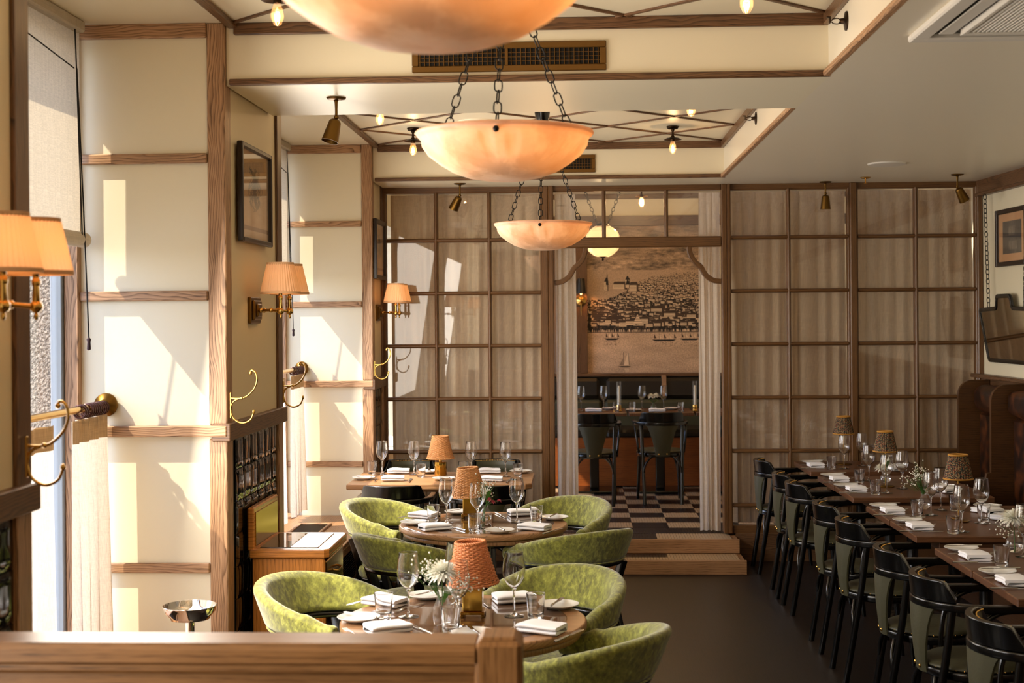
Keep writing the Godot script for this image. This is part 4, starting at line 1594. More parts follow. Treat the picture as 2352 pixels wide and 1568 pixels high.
func furniture() -> void:
	M.inset = textured(M.oak_top.albedo_texture, Color(0.40, 0.275, 0.175), 0.10)
	M.inset.clearcoat_enabled = true
	M.inset.clearcoat = 1.0
	M.inset.clearcoat_roughness = 0.02
	round_table("nearest round oak table with a glossy inset top, laid for four", Vector3(-0.425, 0, -5.09), 0.442)
	round_table("second round oak table with a glossy inset top, beyond the nearest one", Vector3(-0.515, 0, -7.455), 0.442)
	# table by the back screen
	var t := thing("dining_table", "pale oak rectangular table standing across the glazed screen on the window side", "table", Vector3(-0.93, 0, -9.57))
	var out := [Vector2(-0.60, -0.36), Vector2(0.57, -0.36), Vector2(0.61, -0.32), Vector2(0.61, 0.32), Vector2(0.57, 0.36), Vector2(-0.60, 0.36)]
	part(t, "table_top", wood().slab(out, 0.712, 0.75, 1, 0.006), M.oak_top)
	for x in [-0.32, 0.32]:
		var c := geo()
		c.lathe([Vector2(0, 0.0), Vector2(0.20, 0.0), Vector2(0.20, 0.015), Vector2(0.035, 0.04), Vector2(0.035, 0.66), Vector2(0.09, 0.69), Vector2(0.09, 0.712), Vector2(0, 0.712)], 20, Vector3(x, 0, 0))
		part(t, "pedestal", c, M.black)
	plank(t, "under_rail", Vector3(0, 0.693, 0), Vector3(1.06, 0.036, 0.34), M.oak_top)
	# green armchairs round the two round tables
	var vc: Node3D = null
	for q in [[-0.955, -5.59, 1.12, "green velvet armchair at the nearest round table, its back to the tall wooden service cabinet"],
			[-0.145, -5.68, -0.53, "sunlit green velvet armchair at the far aisle side of the nearest round table"],
			[-0.045, -4.84, -2.02, "green velvet armchair in the right foreground, beside the end post of the low oak rail"],
			[-1.02, -7.97, 1.12, "green velvet armchair by the window sill, at the far side of the second round table"],
			[-0.15, -7.97, -0.53, "green velvet armchair in front of the tiled steps, at the second round table"],
			[-0.785, -6.97, 2.29, "shaded green velvet armchair seen from behind, between the cabinet and the second round table"],
			[-0.07, -7.17, -2.50, "shaded green velvet armchair seen from behind on the aisle side of the second round table"]]:
		if vc == null:
			vc = velvet_chair(q[3])
			vc.position = Vector3(q[0], 0, q[1])
			vc.rotation.y = q[2]
			tag(vc, "", "", "green armchairs round the two round tables")
		else:
			copy(vc, Vector3(q[0], 0, q[1]), q[2], q[3], "green armchairs round the two round tables")
	# black chairs
	var bc := bistro_chair("black armchair with its back to the viewer, window end of the rectangular oak table")
	bc.position = Vector3(-1.17, 0, -8.92)
	bc.rotation.y = PI
	tag(bc, "", "", "black chairs round the rectangular table")
	for q in [[-0.60, -8.92, PI, "black armchair with its back to the viewer, aisle end of the rectangular oak table"],
			[-1.24, -10.18, 0.0, "black chair with nailed leather back facing the viewer, left of a wicker lamp"],
			[-0.62, -10.18, 0.0, "black chair with nailed leather back facing the viewer, right of a wicker lamp"]]:
		copy(bc, Vector3(q[0], 0, q[1]), q[2], q[3], "black chairs round the rectangular table")
	var ord := ["first", "second", "third", "fourth", "fifth", "sixth", "seventh", "eighth"]
	var zs := [-10.30, -9.40, -8.90, -7.91, -7.29, -6.40, -5.76, -4.96]
	for k in 8:
		copy(bc, Vector3(1.475 + 0.012 * k, 0, zs[k]), PI / 2 + [0.02, -0.03, 0.03, 0.0, 0.03, -0.04, 0.02, 0.05][k], "%s black bentwood armchair from the oak screen in the row along the right-hand tables" % ord[k], "black chairs along the right-hand tables")
	copy(bc, Vector3(0.115, 0.2, -12.44), PI, "black armchair with leather splat in the back room, left one seen through the doorway", "black chairs in the back room")
	copy(bc, Vector3(0.700, 0.2, -12.56), PI + 0.04, "black armchair with leather splat in the back room, right one seen through the doorway", "black chairs in the back room")
	# tables along the bench on the right
	var spans := [[-10.60, -9.89], [-9.63, -9.06], [-9.05, -8.485], [-8.115, -7.56], [-7.55, -7.0], [-6.655, -6.07], [-6.06, -5.467]]
	var src: Node3D = null
	for k in spans.size():
		var zc: float = (spans[k][0] + spans[k][1]) / 2
		var L: float = spans[k][1] - spans[k][0]
		var at := Vector3(1.99 + 0.011 * k, 0, zc)
		var label: String = "%s dark oak table from the oak screen in the row along the bench" % ord[k]
		var o := thing("bench_table", label, "table", at, 0.012, "dark oak tables along the right-hand bench")
		plank(o, "table_top", Vector3(0, 0.734, 0), Vector3(0.83, 0.032, L), M.table_dark, 0.004)
		plank(o, "under_rail", Vector3(0, 0.694, 0), Vector3(0.58, 0.046, L - 0.10), M.table_dark, 0.003)
		part(o, "pedestal", geo().lathe([Vector2(0, 0.0), Vector2(0.19, 0.0), Vector2(0.19, 0.012), Vector2(0.034, 0.04), Vector2(0.034, 0.62), Vector2(0.10, 0.66), Vector2(0.10, 0.672), Vector2(0, 0.672)], 20), M.black)
	# tables in the back room
	for k in 3:
		var o := thing("bench_table", ["left dark oak table in the back room beyond the left chair", "middle dark oak table in the back room beyond the right chair", "right dark oak table in the back room, mostly behind the door curtain"][k], "table", Vector3([0.125, 0.737, 1.35][k], 0.2, -13.33), PI / 2, "dark tables in the back room")
		plank(o, "table_top", Vector3(0, 0.734, 0), Vector3(0.64, 0.032, 0.595), M.table_dark, 0.004)
		part(o, "pedestal", geo().box(Vector3(0, 0.37, 0), Vector3(0.08, 0.70, 0.085), 0.01).box(Vector3(0, 0.012, 0), Vector3(0.46, 0.022, 0.40), 0.006), M.black)
	cabinet()

func cabinet() -> void:
	var o := thing("service_cabinet", "honey-coloured wooden service cabinet with glass-inset top and brass drawers against the tiled pier", "cabinet", Vector3(-1.30, 0, -6.48))
	var m: Material = M.cabinet
	# body from 0 to 0.77, 0.30 deep and 0.48 wide
	var side := wood()
	side.box(Vector3.ZERO, Vector3(0.74, 0.022, 0.315), 0.003)
	for z in [-0.228, 0.228]:
		var s := part(o, "side_panel", side, m, Vector3(0, 0.40, z))
		s.basis = Basis(Vector3(0, 1, 0), Vector3(0, 0, -1), Vector3(-1, 0, 0))
	plank(o, "back_panel", Vector3(-0.148, 0.40, 0), Vector3(0.02, 0.74, 0.44), m)
	plank(o, "plinth", Vector3(0, 0.03, 0), Vector3(0.30, 0.06, 0.46), m)
	for z in [-0.232, 0.232]:
		plank(o, "corner_post", Vector3(0.155, 0.40, z), Vector3(0.022, 0.74, 0.022), m, 0.008)
	var tg := [[-0.165, -0.252], [0.165, -0.252], [0.185, -0.235], [0.185, 0.235], [0.165, 0.255], [-0.165, 0.255]]
	var tp := []
	for q in tg:
		tp.append(Vector2(q[0], q[1]))
	part(o, "top_board", wood().slab(tp, 0.772, 0.812, 1, 0.006), m)
	part(o, "glass_inset", geo().box(Vector3(0.0, 0.8135, 0.0), Vector3(0.26, 0.004, 0.42), 0.001), M.dark_glass_top)
	# upright back plate with brass face
	plank(o, "upstand", Vector3(-0.162, 0.90, 0.0), Vector3(0.03, 0.19, 0.50), m, 0.006)
	part(o, "brass_plate", geo().box(Vector3(-0.145, 0.895, 0.0), Vector3(0.004, 0.15, 0.45), 0.001), M.brass_sheet)
	for k in 3:
		var y := 0.66 - k * 0.20
		var d := part(o, "drawer", geo().box(Vector3(0.160, y, 0.0), Vector3(0.018, 0.185, 0.43), 0.004), M.brass_sheet)
		part(d, "handle", geo().tube(spline([Vector3(0.169, y + 0.03, -0.06), Vector3(0.19, y + 0.025, -0.05), Vector3(0.195, y + 0.025, 0.0), Vector3(0.19, y + 0.025, 0.05), Vector3(0.169, y + 0.03, 0.06)], 4), 0.005, 8), M.brass)
	# stand with a polished bowl
	var b := thing("bowl_stand", "polished silver bowl on a slim column standing before the sunny cream panel", "stand", Vector3(-1.478, 0, -5.3))
	part(b, "bowl", geo().lathe([Vector2(0, 0.695), Vector2(0.045, 0.696), Vector2(0.075, 0.703), Vector2(0.078, 0.712), Vector2(0.094, 0.73), Vector2(0.100, 0.752), Vector2(0.101, 0.754), Vector2(0.099, 0.754), Vector2(0.091, 0.732), Vector2(0.078, 0.716), Vector2(0.04, 0.707), Vector2(0, 0.706)], 48), M.chrome)
	part(b, "column", geo().lathe([Vector2(0, 0.69), Vector2(0.017, 0.695), Vector2(0.017, 0.02), Vector2(0, 0.02)], 20), M.chrome)
	part(b, "foot", geo().lathe([Vector2(0, 0.0), Vector2(0.12, 0.0), Vector2(0.12, 0.01), Vector2(0.03, 0.03), Vector2(0, 0.03)], 32), M.chrome)

func foreground() -> void:
	# low oak rail with an end post just in front of the viewer
	var o := thing("oak_rail", "broad oak partition rail with a square end post across the near left corner", "partition", Vector3(0.012, -0.013, -3.0))
	var m: Material = M.oak_near
	var top := wood()
	top.sweep([Vector3(-1.9, 1.145, 0), Vector3(-1.0, 1.145, 0), Vector3(-0.235, 1.145, 0)], PackedVector2Array([Vector2(0.06, -0.02), Vector2(0.06, 0.006), Vector2(0.05, 0.02), Vector2(-0.05, 0.02), Vector2(-0.06, 0.006), Vector2(-0.06, -0.02)]), [], Vector3.UP, true)
	part(o, "cap_rail", top, m)
	plank(o, "cap_moulding", Vector3(-1.06, 1.112, 0), Vector3(1.66, 0.028, 0.10), m, 0.008)
	plank(o, "panel", Vector3(-1.06, 0.56, 0), Vector3(1.66, 1.08, 0.06), m, 0.004)
	plank(o, "post", Vector3(-0.187, 0.585, 0), Vector3(0.098, 1.17, 0.12), m, 0.010)
	part(o, "post_cap", wood().box(Vector3(-0.187, 1.172, 0), Vector3(0.075, 0.012, 0.10), 0.005), m)

# ---------------------------------------------------------------- tableware
var wine0: Node3D
var tumbler0: Node3D
var plate0: Node3D
var napkin0: Node3D
var fork0: Node3D
var knife0: Node3D

func first_or_copy(src: Node3D, at: Vector3, turn: float, label: String, group: String) -> void:
	if src.has_meta("placed"):
		copy(src, at, turn, label, group).remove_meta("placed")
	else:
		src.set_meta("placed", true)
		src.position = at
		src.rotation.y = turn
		tag(src, label, "", group)

func make_tableware() -> void:
	wine0 = thing("wine_glass", "", "wine glass")
	var bowl := geo()
	var outer := [[0.004, 0.100], [0.012, 0.104], [0.026, 0.118], [0.037, 0.138], [0.0415, 0.158], [0.040, 0.182], [0.0365, 0.208], [0.0335, 0.232]]
	var prof := []
	for q in outer:
		prof.append(Vector2(q[0], q[1]))
	prof.append(Vector2(0.0329, 0.2327))
	for k in range(outer.size() - 1, -1, -1):
		prof.append(Vector2(maxf(0.0, outer[k][0] - (0.0012 if k > 0 else 0.004)), outer[k][1] + (0.0 if k > 2 else 0.0012)))
	prof.insert(0, Vector2(0, 0.0995))
	bowl.lathe(prof, 28)
	part(wine0, "bowl", bowl, M.solid_glass, Vector3.ZERO, true)
	part(wine0, "stem", geo().lathe([Vector2(0.0, 0.0012), Vector2(0.036, 0.001), Vector2(0.0365, 0.002), Vector2(0.02, 0.0045), Vector2(0.0055, 0.011), Vector2(0.0036, 0.024), Vector2(0.0033, 0.06), Vector2(0.0042, 0.088), Vector2(0.011, 0.1022), Vector2(0.0, 0.107)], 20), M.solid_glass, Vector3.ZERO, true)
	tumbler0 = thing("tumbler", "", "tumbler")
	part(tumbler0, "body", geo().lathe([Vector2(0, 0.001), Vector2(0.026, 0.001), Vector2(0.0283, 0.003), Vector2(0.0315, 0.05), Vector2(0.0345, 0.087), Vector2(0.0340, 0.0885), Vector2(0.0333, 0.087), Vector2(0.0298, 0.05), Vector2(0.0270, 0.020), Vector2(0.024, 0.014), Vector2(0, 0.012)], 28), M.solid_glass, Vector3.ZERO, true)
	plate0 = thing("side_plate", "", "plate")
	part(plate0, "dish", geo().lathe([Vector2(0, 0.001), Vector2(0.045, 0.001), Vector2(0.046, 0.004), Vector2(0.062, 0.008), Vector2(0.0755, 0.0155), Vector2(0.077, 0.0172), Vector2(0.0755, 0.018), Vector2(0.058, 0.0115), Vector2(0.05, 0.009), Vector2(0, 0.008)], 40), M.white)
	var bk := geo()
	bk.xf = Transform3D(Basis(Vector3.UP, 0.35), Vector3(0.0, 0.0205, 0.01))
	knife_shape(bk, 0.165)
	part(plate0, "butter_knife", bk, M.steel)
	# napkin folded in three
	napkin0 = thing("napkin", "", "napkin")
	var sec := PackedVector2Array()
	for p in [[-0.058, 0.002], [0.050, 0.002], [0.060, 0.009], [0.054, 0.0165], [-0.050, 0.016], [-0.046, 0.0185], [0.052, 0.019], [0.062, 0.027], [0.050, 0.0345], [-0.060, 0.033], [-0.066, 0.026], [-0.062, 0.021], [-0.059, 0.0155], [-0.066, 0.009]]:
		sec.append(Vector2(p[0] * 0.86, p[1] * 0.92 - 0.0155))
	var pts := []
	var sc := []
	for k in 9:
		var f := k / 8.0
		pts.append(Vector3(lerpf(-0.072, 0.072, f), 0.016 + 0.0015 * sin(f * 5.0), 0.003 * sin(f * 4.0)))
		sc.append(Vector2(1.0 - 0.03 * sin(f * 3.0), (0.90 if (k == 0 or k == 8) else 1.0 + 0.06 * sin(f * 7.0))))
	part(napkin0, "cloth", geo().sweep(pts, sec, sc, Vector3.UP, false, false, true), M.linen_white)
	fork0 = thing("fork", "", "fork")
	var fg := geo()
	fg.sweep([Vector3(0, 0.004, 0.10), Vector3(0, 0.006, 0.06), Vector3(0, 0.005, 0.0), Vector3(0, 0.0075, -0.035), Vector3(0, 0.004, -0.058)], rrect(0.006, 0.0022, 0.001, 1), [Vector2(1.7, 1.2), 1.3, 0.8, 1.0, Vector2(3.0, 0.8)])
	part(fork0, "handle", fg, M.steel)
	for k in 4:
		var x := -0.0078 + k * 0.0052
		part(fork0, "tine", geo().sweep([Vector3(x, 0.004, -0.054), Vector3(x, 0.0035, -0.075), Vector3(x, 0.008, -0.10)], rrect(0.0024, 0.0018, 0.0006, 1), [1.0, 1.0, 0.5]), M.steel)
	knife0 = thing("knife", "", "knife")
	var kg := geo()
	knife_shape(kg, 0.215)
	part(knife0, "blade_and_handle", kg, M.steel)

func knife_shape(g: Geo, L: float) -> void:
	g.sweep([Vector3(0, 0.005, L * 0.5), Vector3(0, 0.005, L * 0.47), Vector3(0, 0.0048, 0.02 * L), Vector3(0, 0.0042, -0.01 * L)], rrect(0.011, 0.0075, 0.0032, 2), [0.7, 1.0, 0.8, 0.5])
	g.sweep([Vector3(0, 0.004, 0.0), Vector3(0.0, 0.004, -L * 0.3), Vector3(0.001, 0.004, -L * 0.45), Vector3(0.003, 0.004, -L * 0.5)], rrect(0.018, 0.0018, 0.0006, 1), [0.7, 1.0, 0.9, 0.2])

func tableware() -> void:
	M.glass_bowl = glass(0.02)
	M.glass_bowl.metallic_specular = 0.7
	make_tableware()
	var H := 0.7515
	# [table phrase, plates, napkins, wine glasses, tumblers] with [x, z, turn, where]
	var T1 := "nearest round table"
	var T2 := "second round table"
	var T3 := "rectangular table"
	var lay := [
		[T1, H, [[-0.796, -5.039, 0.6, "at the left edge"], [-0.593, -5.45, 2.2, "at the far side"], [-0.087, -5.277, -0.6, "at the right edge"], [-0.366, -4.80, 0.0, "at the near edge"]],
			[[-0.669, -4.863, 0.55, "at the near left place"], [-0.739, -5.319, -0.5, "at the far left place"], [-0.262, -5.39, 0.35, "at the far right place"], [-0.137, -4.87, -0.45, "at the near right place"]],
			[[-0.626, -5.114, "left of the flowers"], [-0.430, -4.93, "just in front of the white flower"], [-0.472, -5.325, "behind the wicker lamp"], [-0.245, -5.129, "right of the wicker lamp"]],
			[[-0.716, -5.109, "beside the far left napkin"], [-0.166, -5.101, "beside the right-hand plate"], [-0.45, -4.864, "in front of the flower vase"]]],
		[T2, H, [[-0.871, -7.40, 0.6, "at the left edge"], [-0.675, -7.80, 2.2, "at the far side"], [-0.144, -7.574, -0.6, "at the right edge"], [-0.41, -7.115, 0.0, "at the near edge"]],
			[[-0.747, -7.214, 0.55, "at the near left place"], [-0.845, -7.634, -0.5, "at the far left place"], [-0.325, -7.743, 0.35, "at the far right place"], [-0.236, -7.213, -0.45, "at the near right place"]],
			[[-0.707, -7.442, "left of the wicker lamp"], [-0.531, -7.257, "in front of the pink flowers"], [-0.339, -7.476, "right of the pink flowers"]],
			[[-0.785, -7.506, "beside the far left napkin"], [-0.539, -7.153, "at the near edge"], [-0.236, -7.471, "beside the right-hand plate"]]],
		[T3, H, [[-1.455, -9.468, 0.5, "at the near left corner"], [-0.911, -9.42, 0.2, "at the middle of the near side"], [-1.061, -9.86, 2.9, "at the far side behind the lamp"], [-0.418, -9.85, 2.7, "at the far right corner"]],
			[[-1.246, -9.40, 0.04, "at the near left place"], [-0.589, -9.36, -0.05, "at the near right place"], [-1.265, -9.85, 0.0, "at the far left place"], [-0.633, -9.85, 0.05, "at the far right place"]],
			[[-1.368, -9.741, "at the window end"], [-1.147, -9.736, "just left of the wicker lamp"], [-0.749, -9.675, "just right of the wicker lamp"], [-0.511, -9.618, "at the aisle end"]],
			[[-1.445, -9.797, "at the window end"], [-1.084, -9.602, "just left of the wicker lamp"], [-0.808, -9.757, "just right of the wicker lamp"], [-0.426, -9.616, "at the aisle end"]]],
	]
	for q in lay:
		for p in q[2]:
			first_or_copy(plate0, Vector3(p[0], q[1], p[1]), p[2], "small white plate with knife %s of the %s" % [p[3], q[0]], "white side plates")
		for p in q[3]:
			place(Vector3(p[0], q[1], p[1]), p[2], "%s of the %s" % [p[3], q[0]], 1.0 if p[3].begins_with("at the near") else -1.0)
		for p in q[4]:
			first_or_copy(wine0, Vector3(p[0], q[1], p[1]), 0.0, "stemmed wine glass %s on the %s" % [p[2], q[0]], "stemmed wine glasses")
		for p in q[5]:
			first_or_copy(tumbler0, Vector3(p[0], q[1], p[1]), 0.0, "low clear tumbler %s on the %s" % [p[2], q[0]], "clear tumblers")
	# right-hand row
	var ord := ["first", "second", "third", "fourth", "fifth", "sixth", "seventh"]
	var pl := [[1.68, -10.44], [1.673, -9.58], [1.656, -9.00], [1.686, -8.04], [1.69, -7.47], [1.728, -6.57], [1.72, -5.98]]
	var nk := [[1.664, -10.176], [1.676, -9.322], [1.683, -8.79], [1.69, -7.816], [1.70, -7.24], [1.731, -6.35], [1.722, -5.76]]
	for k in 7:
		var tb: String = "%s bench table from the screen" % ord[k]
		first_or_copy(plate0, Vector3(pl[k][0], H, pl[k][1]), 1.25, "white plate with knife on the chair side of the " + tb, "white side plates")
		place(Vector3(nk[k][0], H, nk[k][1]), PI / 2, "on the chair side of the " + tb, -1.0)
	var which := [[1.749, -10.035, 0, "on the chair side"], [1.781, -9.201, 1, "on the chair side"], [1.762, -8.62, 2, "on the chair side"], [1.791, -7.688, 3, "before the vase"], [1.822, -7.077, 4, "on the chair side"], [2.087, -7.493, 4, "on the bench side"], [1.793, -6.173, 5, "on the chair side"], [2.046, -7.90, 3, "on the bench side"]]
	for p in which:
		first_or_copy(tumbler0, Vector3(p[0], H, p[1]), 0.0, "low clear tumbler %s of the %s bench table from the screen" % [p[3], ord[p[2]]], "clear tumblers")
	for p in [[1.843, -10.073, 0, "chair side"], [2.000, -10.25, 0, "bench side"], [1.863, -9.32, 1, "chair side"], [1.842, -8.682, 2, "chair side"], [1.982, -8.898, 2, "bench side"], [1.873, -7.728, 3, "chair side"], [1.974, -7.926, 3, "bench side"], [1.879, -7.134, 4, "chair side"], [2.055, -7.42, 4, "bench side"], [1.955, -6.40, 5, "bench side"]]:
		first_or_copy(wine0, Vector3(p[0], H, p[1]), 0.0, "wine glass on the %s of the %s bench table from the screen" % [p[3], ord[p[2]]], "stemmed wine glasses")
	for p in [[2.163, -9.97, 0], [2.203, -8.743, 2], [2.195, -7.829, 3], [2.215, -7.55, 4]]:
		first_or_copy(plate0, Vector3(p[0] + 0.06, H, p[1] - 0.19), 0.4, "white side plate on the bench side of the %s bench table from the screen" % ord[p[2]], "white side plates")
		first_or_copy(napkin0, Vector3(p[0], H, p[1] + 0.02), PI / 2 + 0.4, "folded white napkin on the bench side of the %s bench table from the screen" % ord[p[2]], "folded white napkins")
	# back room
	var HB := 0.952
	for p in [[0.005, -13.25, "far left"], [0.215, -13.25, "left of the candle"], [0.57, -13.25, "left of the white flower"], [0.77, -13.25, "right of the white flower"]]:
		first_or_copy(wine0, Vector3(p[0], HB, p[1]), 0.0, "wine glass %s on the back room tables" % p[2], "stemmed wine glasses")
	for p in [[-0.06, -13.12, "at the left edge of the doorway view"], [0.325, -13.12, "beside the left candle"], [0.475, -13.12, "between the candle and the white flower"], [0.92, -13.12, "beside the right candle"]]:
		first_or_copy(tumbler0, Vector3(p[0], HB, p[1]), 0.0, "tumbler %s on the back room tables" % p[2], "clear tumblers")
	for p in [[0.12, -13.16, 0.0, "left"], [0.70, -13.105, 0.0, "middle"]]:
		first_or_copy(napkin0, Vector3(p[0], HB, p[1]), p[2], "folded white napkin on the %s table of the back room" % p[3], "folded white napkins")
	for p in [[0.49, -13.22, "left of the flower vase"], [0.86, -13.42, "behind the right tumbler"], [0.28, -13.45, "behind the left candle"]]:
		first_or_copy(plate0, Vector3(p[0], HB, p[1]), 0.2, "white side plate %s in the back room" % p[2], "white side plates")
	# lamps with wicker shades
	wicker_lamp("table lamp with reddish wicker shade on a square brass base, nearest round table", Vector3(-0.394, H, -5.135), 0.06, M.wicker_dark, true)
	wicker_lamp("table lamp with tan wicker shade and brass base on the second round table", Vector3(-0.60, H, -7.655), 0.08, M.wicker, true)
	wicker_lamp("table lamp with tan wicker shade and brass base on the rectangular table", Vector3(-0.961, H, -9.706), 0.0, M.wicker, false)
	for p in [[1.892, -10.355, "first"], [1.905, -9.012, "third"], [1.959, -7.50, "fifth"]]:
		pleat_lamp("slim brass lamp with dark patterned pleated shade on the %s bench table" % p[2], Vector3(p[0], H, p[1]))
	# vases
	vase("glass vase with a white chrysanthemum and baby's breath on the nearest round table", Vector3(-0.490, H, -4.985), 0, 0.034)
	vase("small round vase with pink roses and baby's breath on the second round table", Vector3(-0.506, H, -7.488), 1, 0.036)
	vase("round glass vase with a white daisy on the third bench table from the screen", Vector3(1.945, H, -9.20), 2, 0.034)
	vase("round glass vase with baby's breath and dark leaves on the fourth bench table", Vector3(1.888, H, -7.95), 3, 0.036)
	vase("round glass vase with a large white chrysanthemum on the sixth bench table from the screen", Vector3(1.949, H, -6.514), 4, 0.040)
	vase("small glass vase with a white chrysanthemum on the back room table", Vector3(0.675, HB, -13.25), 5, 0.030)
	for p in [[0.355, -13.20, "left"], [1.055, -13.20, "right"]]:
		var c := thing("candle_holder", "white candle in a glass tube on brass foot, %s one in the back room" % p[2], "candle", Vector3(p[0], HB, p[1]))
		part(c, "holder", geo().lathe([Vector2(0, 0), Vector2(0.030, 0), Vector2(0.030, 0.006), Vector2(0.020, 0.014), Vector2(0.024, 0.022), Vector2(0.024, 0.055), Vector2(0.018, 0.058), Vector2(0, 0.058)], 20), M.brass)
		part(c, "candle", geo().lathe([Vector2(0, 0.058), Vector2(0.012, 0.058), Vector2(0.0105, 0.215), Vector2(0.007, 0.235), Vector2(0, 0.238)], 14), M.wax)
		part(c, "glass_tube", geo().lathe([Vector2(0.0235, 0.05), Vector2(0.0235, 0.275)], 20), M.glass_bowl)
		part(c, "wick", geo().tube([Vector3(0, 0.236, 0), Vector3(0.001, 0.246, 0)], 0.0012, 5), M.dark)

func place(at: Vector3, turn: float, where: String, sd: float) -> void:
	first_or_copy(napkin0, at, turn, "folded white napkin " + where, "folded white napkins")
	var b := Basis(Vector3.UP, turn)
	first_or_copy(fork0, at + b * Vector3(-0.115 * sd, 0, -0.01 * sd), turn + (0.0 if sd > 0 else PI), "fork beside the napkin " + where, "steel forks")
	first_or_copy(knife0, at + b * Vector3(0.112 * sd, 0, 0.02 * sd), turn + (0.0 if sd > 0 else PI), "knife beside the napkin " + where, "steel knives")

func wicker_lamp(label: String, at: Vector3, tilt: float, m: Material, square: bool) -> void:
	var o := thing("table_lamp", label, "lamp", at)
	if square:
		part(o, "base", geo().box(Vector3(0, 0.066, 0), Vector3(0.072, 0.088, 0.072), 0.003).box(Vector3(0, 0.016, 0), Vector3(0.088, 0.012, 0.088), 0.002).box(Vector3(0, 0.113, 0), Vector3(0.062, 0.006, 0.062), 0.002), M.brass_sheet)
		for k in 4:
			part(o, "foot", geo().box(Vector3([-1, 1, 1, -1][k] * 0.037, 0.005, [-1, -1, 1, 1][k] * 0.037), Vector3(0.014, 0.010, 0.014), 0.002), M.brass_old)
	else:
		part(o, "base", geo().lathe([Vector2(0, 0), Vector2(0.042, 0), Vector2(0.042, 0.09), Vector2(0.038, 0.094), Vector2(0, 0.094)], 28), M.brass_sheet)
	part(o, "neck", geo().lathe([Vector2(0, 0.09), Vector2(0.012, 0.09), Vector2(0.012, 0.13), Vector2(0, 0.13)], 14), M.brass)
	# woven shade: ribs and wavy strands
	var sh := Node3D.new()
	sh.name = "shade"
	o.add_child(sh, true)
	sh.position = Vector3(0, 0.118, 0)
	sh.rotation = Vector3(0, 0.3, tilt)
	var Hs := 0.148
	var rad := func(f: float) -> float:
		return lerpf(0.092, 0.053, pow(f, 0.85))
	var nrib := 26
	var g := geo()
	for k in nrib:
		var a := TAU * k / nrib
		g.tube([Vector3(cos(a) * rad.call(0.0), 0, sin(a) * rad.call(0.0)), Vector3(cos(a) * rad.call(0.5), Hs / 2, sin(a) * rad.call(0.5)), Vector3(cos(a) * rad.call(1.0), Hs, sin(a) * rad.call(1.0))], 0.0019, 5)
	tag(part(sh, "rib", g, m), "", "", "", "stuff")
	var s := geo()
	var nrow := 24
	for i in nrow:
		var f := (i + 0.5) / nrow
		var pts := []
		for k in nrib * 4:
			var a := TAU * k / (nrib * 4)
			var rr: float = rad.call(f) + 0.0026 * cos(a * nrib / 2.0 + PI * (i % 2))
			pts.append(Vector3(cos(a) * rr, f * Hs + 0.0006 * sin(a * 5.0 + i), sin(a) * rr))
		s.tube(pts, 0.0029, 5, true)
	tag(part(sh, "strand", s, m), "", "", "", "stuff")
	var e := geo()
	for q in [[0.0, 0.0040], [1.0, 0.0046]]:
		for ph in [0.0, PI]:
			var pts := []
			for k in 120:
				var a := TAU * k / 120
				var rr: float = rad.call(q[0]) + 0.003 * cos(a * 20.0 + ph)
				pts.append(Vector3(cos(a) * rr, q[0] * Hs + 0.003 * sin(a * 20.0 + ph), sin(a) * rr))
			e.tube(pts, q[1] * 0.8, 5, true)
	part(sh, "braided_edge", e, m)

func pleat_lamp(label: String, at: Vector3) -> void:
	var o := thing("table_lamp", label, "lamp", at)
	part(o, "base", geo().lathe([Vector2(0, 0), Vector2(0.055, 0), Vector2(0.055, 0.005), Vector2(0.046, 0.010), Vector2(0.012, 0.014), Vector2(0, 0.014)], 28), M.brass_old)
	part(o, "rod", geo().lathe([Vector2(0, 0.012), Vector2(0.0035, 0.012), Vector2(0.0035, 0.30), Vector2(0, 0.30)], 8), M.brass)
	var rows := []
	for i in 9:
		var f := i / 8.0
		var row := PackedVector3Array()
		for k in 120:
			var a := TAU * k / 120
			var r := lerpf(0.073, 0.046, f) + 0.0022 * sin(a * 30.0)
			row.append(Vector3(cos(a) * r, lerpf(0.222, 0.345, f), sin(a) * r))
		rows.append(row)
	var g := geo(Vector2(9.0, 7.0))
	g.sheet(rows, true)
	var sh := part(o, "shade", g, M.pattern)
	for q in [[0.222, 0.0735, 0.0045], [0.345, 0.047, 0.0055]]:
		var pts := []
		for k in 40:
			pts.append(Vector3(cos(TAU * k / 40) * q[1], q[0], sin(TAU * k / 40) * q[1]))
		part(sh, "fringe", geo().tube(pts, q[2], 6, true), M.trim_gold)

func petal_ball(c: Vector3, r: float, n: int) -> Geo:  # chrysanthemum head
	var g := geo()
	for k in n:
		var f := (k + 0.5) / n
		var ph := acos(1.0 - 1.55 * f)
		var a := k * 2.39996
		var d := Vector3(sin(ph) * cos(a), cos(ph), sin(ph) * sin(a))
		var sd := d.cross(Vector3.UP).normalized()
		if sd.length_squared() < 0.5:
			sd = Vector3.RIGHT
		var up := sd.cross(d)
		var L := r * (0.72 + 0.4 * f) * rng.randf_range(0.85, 1.1)
		var w := r * 0.13
		var rows := []
		for i in 4:
			var t := i / 3.0
			var ww: float = w * [0.45, 1.0, 0.95, 0.25][i]
			var m := c + d * (L * t) - up * (-0.16 * L * sin(t * 2.2)) - Vector3(0, 0.10 * L * t * t * f, 0)
			rows.append(PackedVector3Array([m - sd * ww, m - up * ww * 0.35, m + sd * ww]))
		g.sheet(rows)
	return g

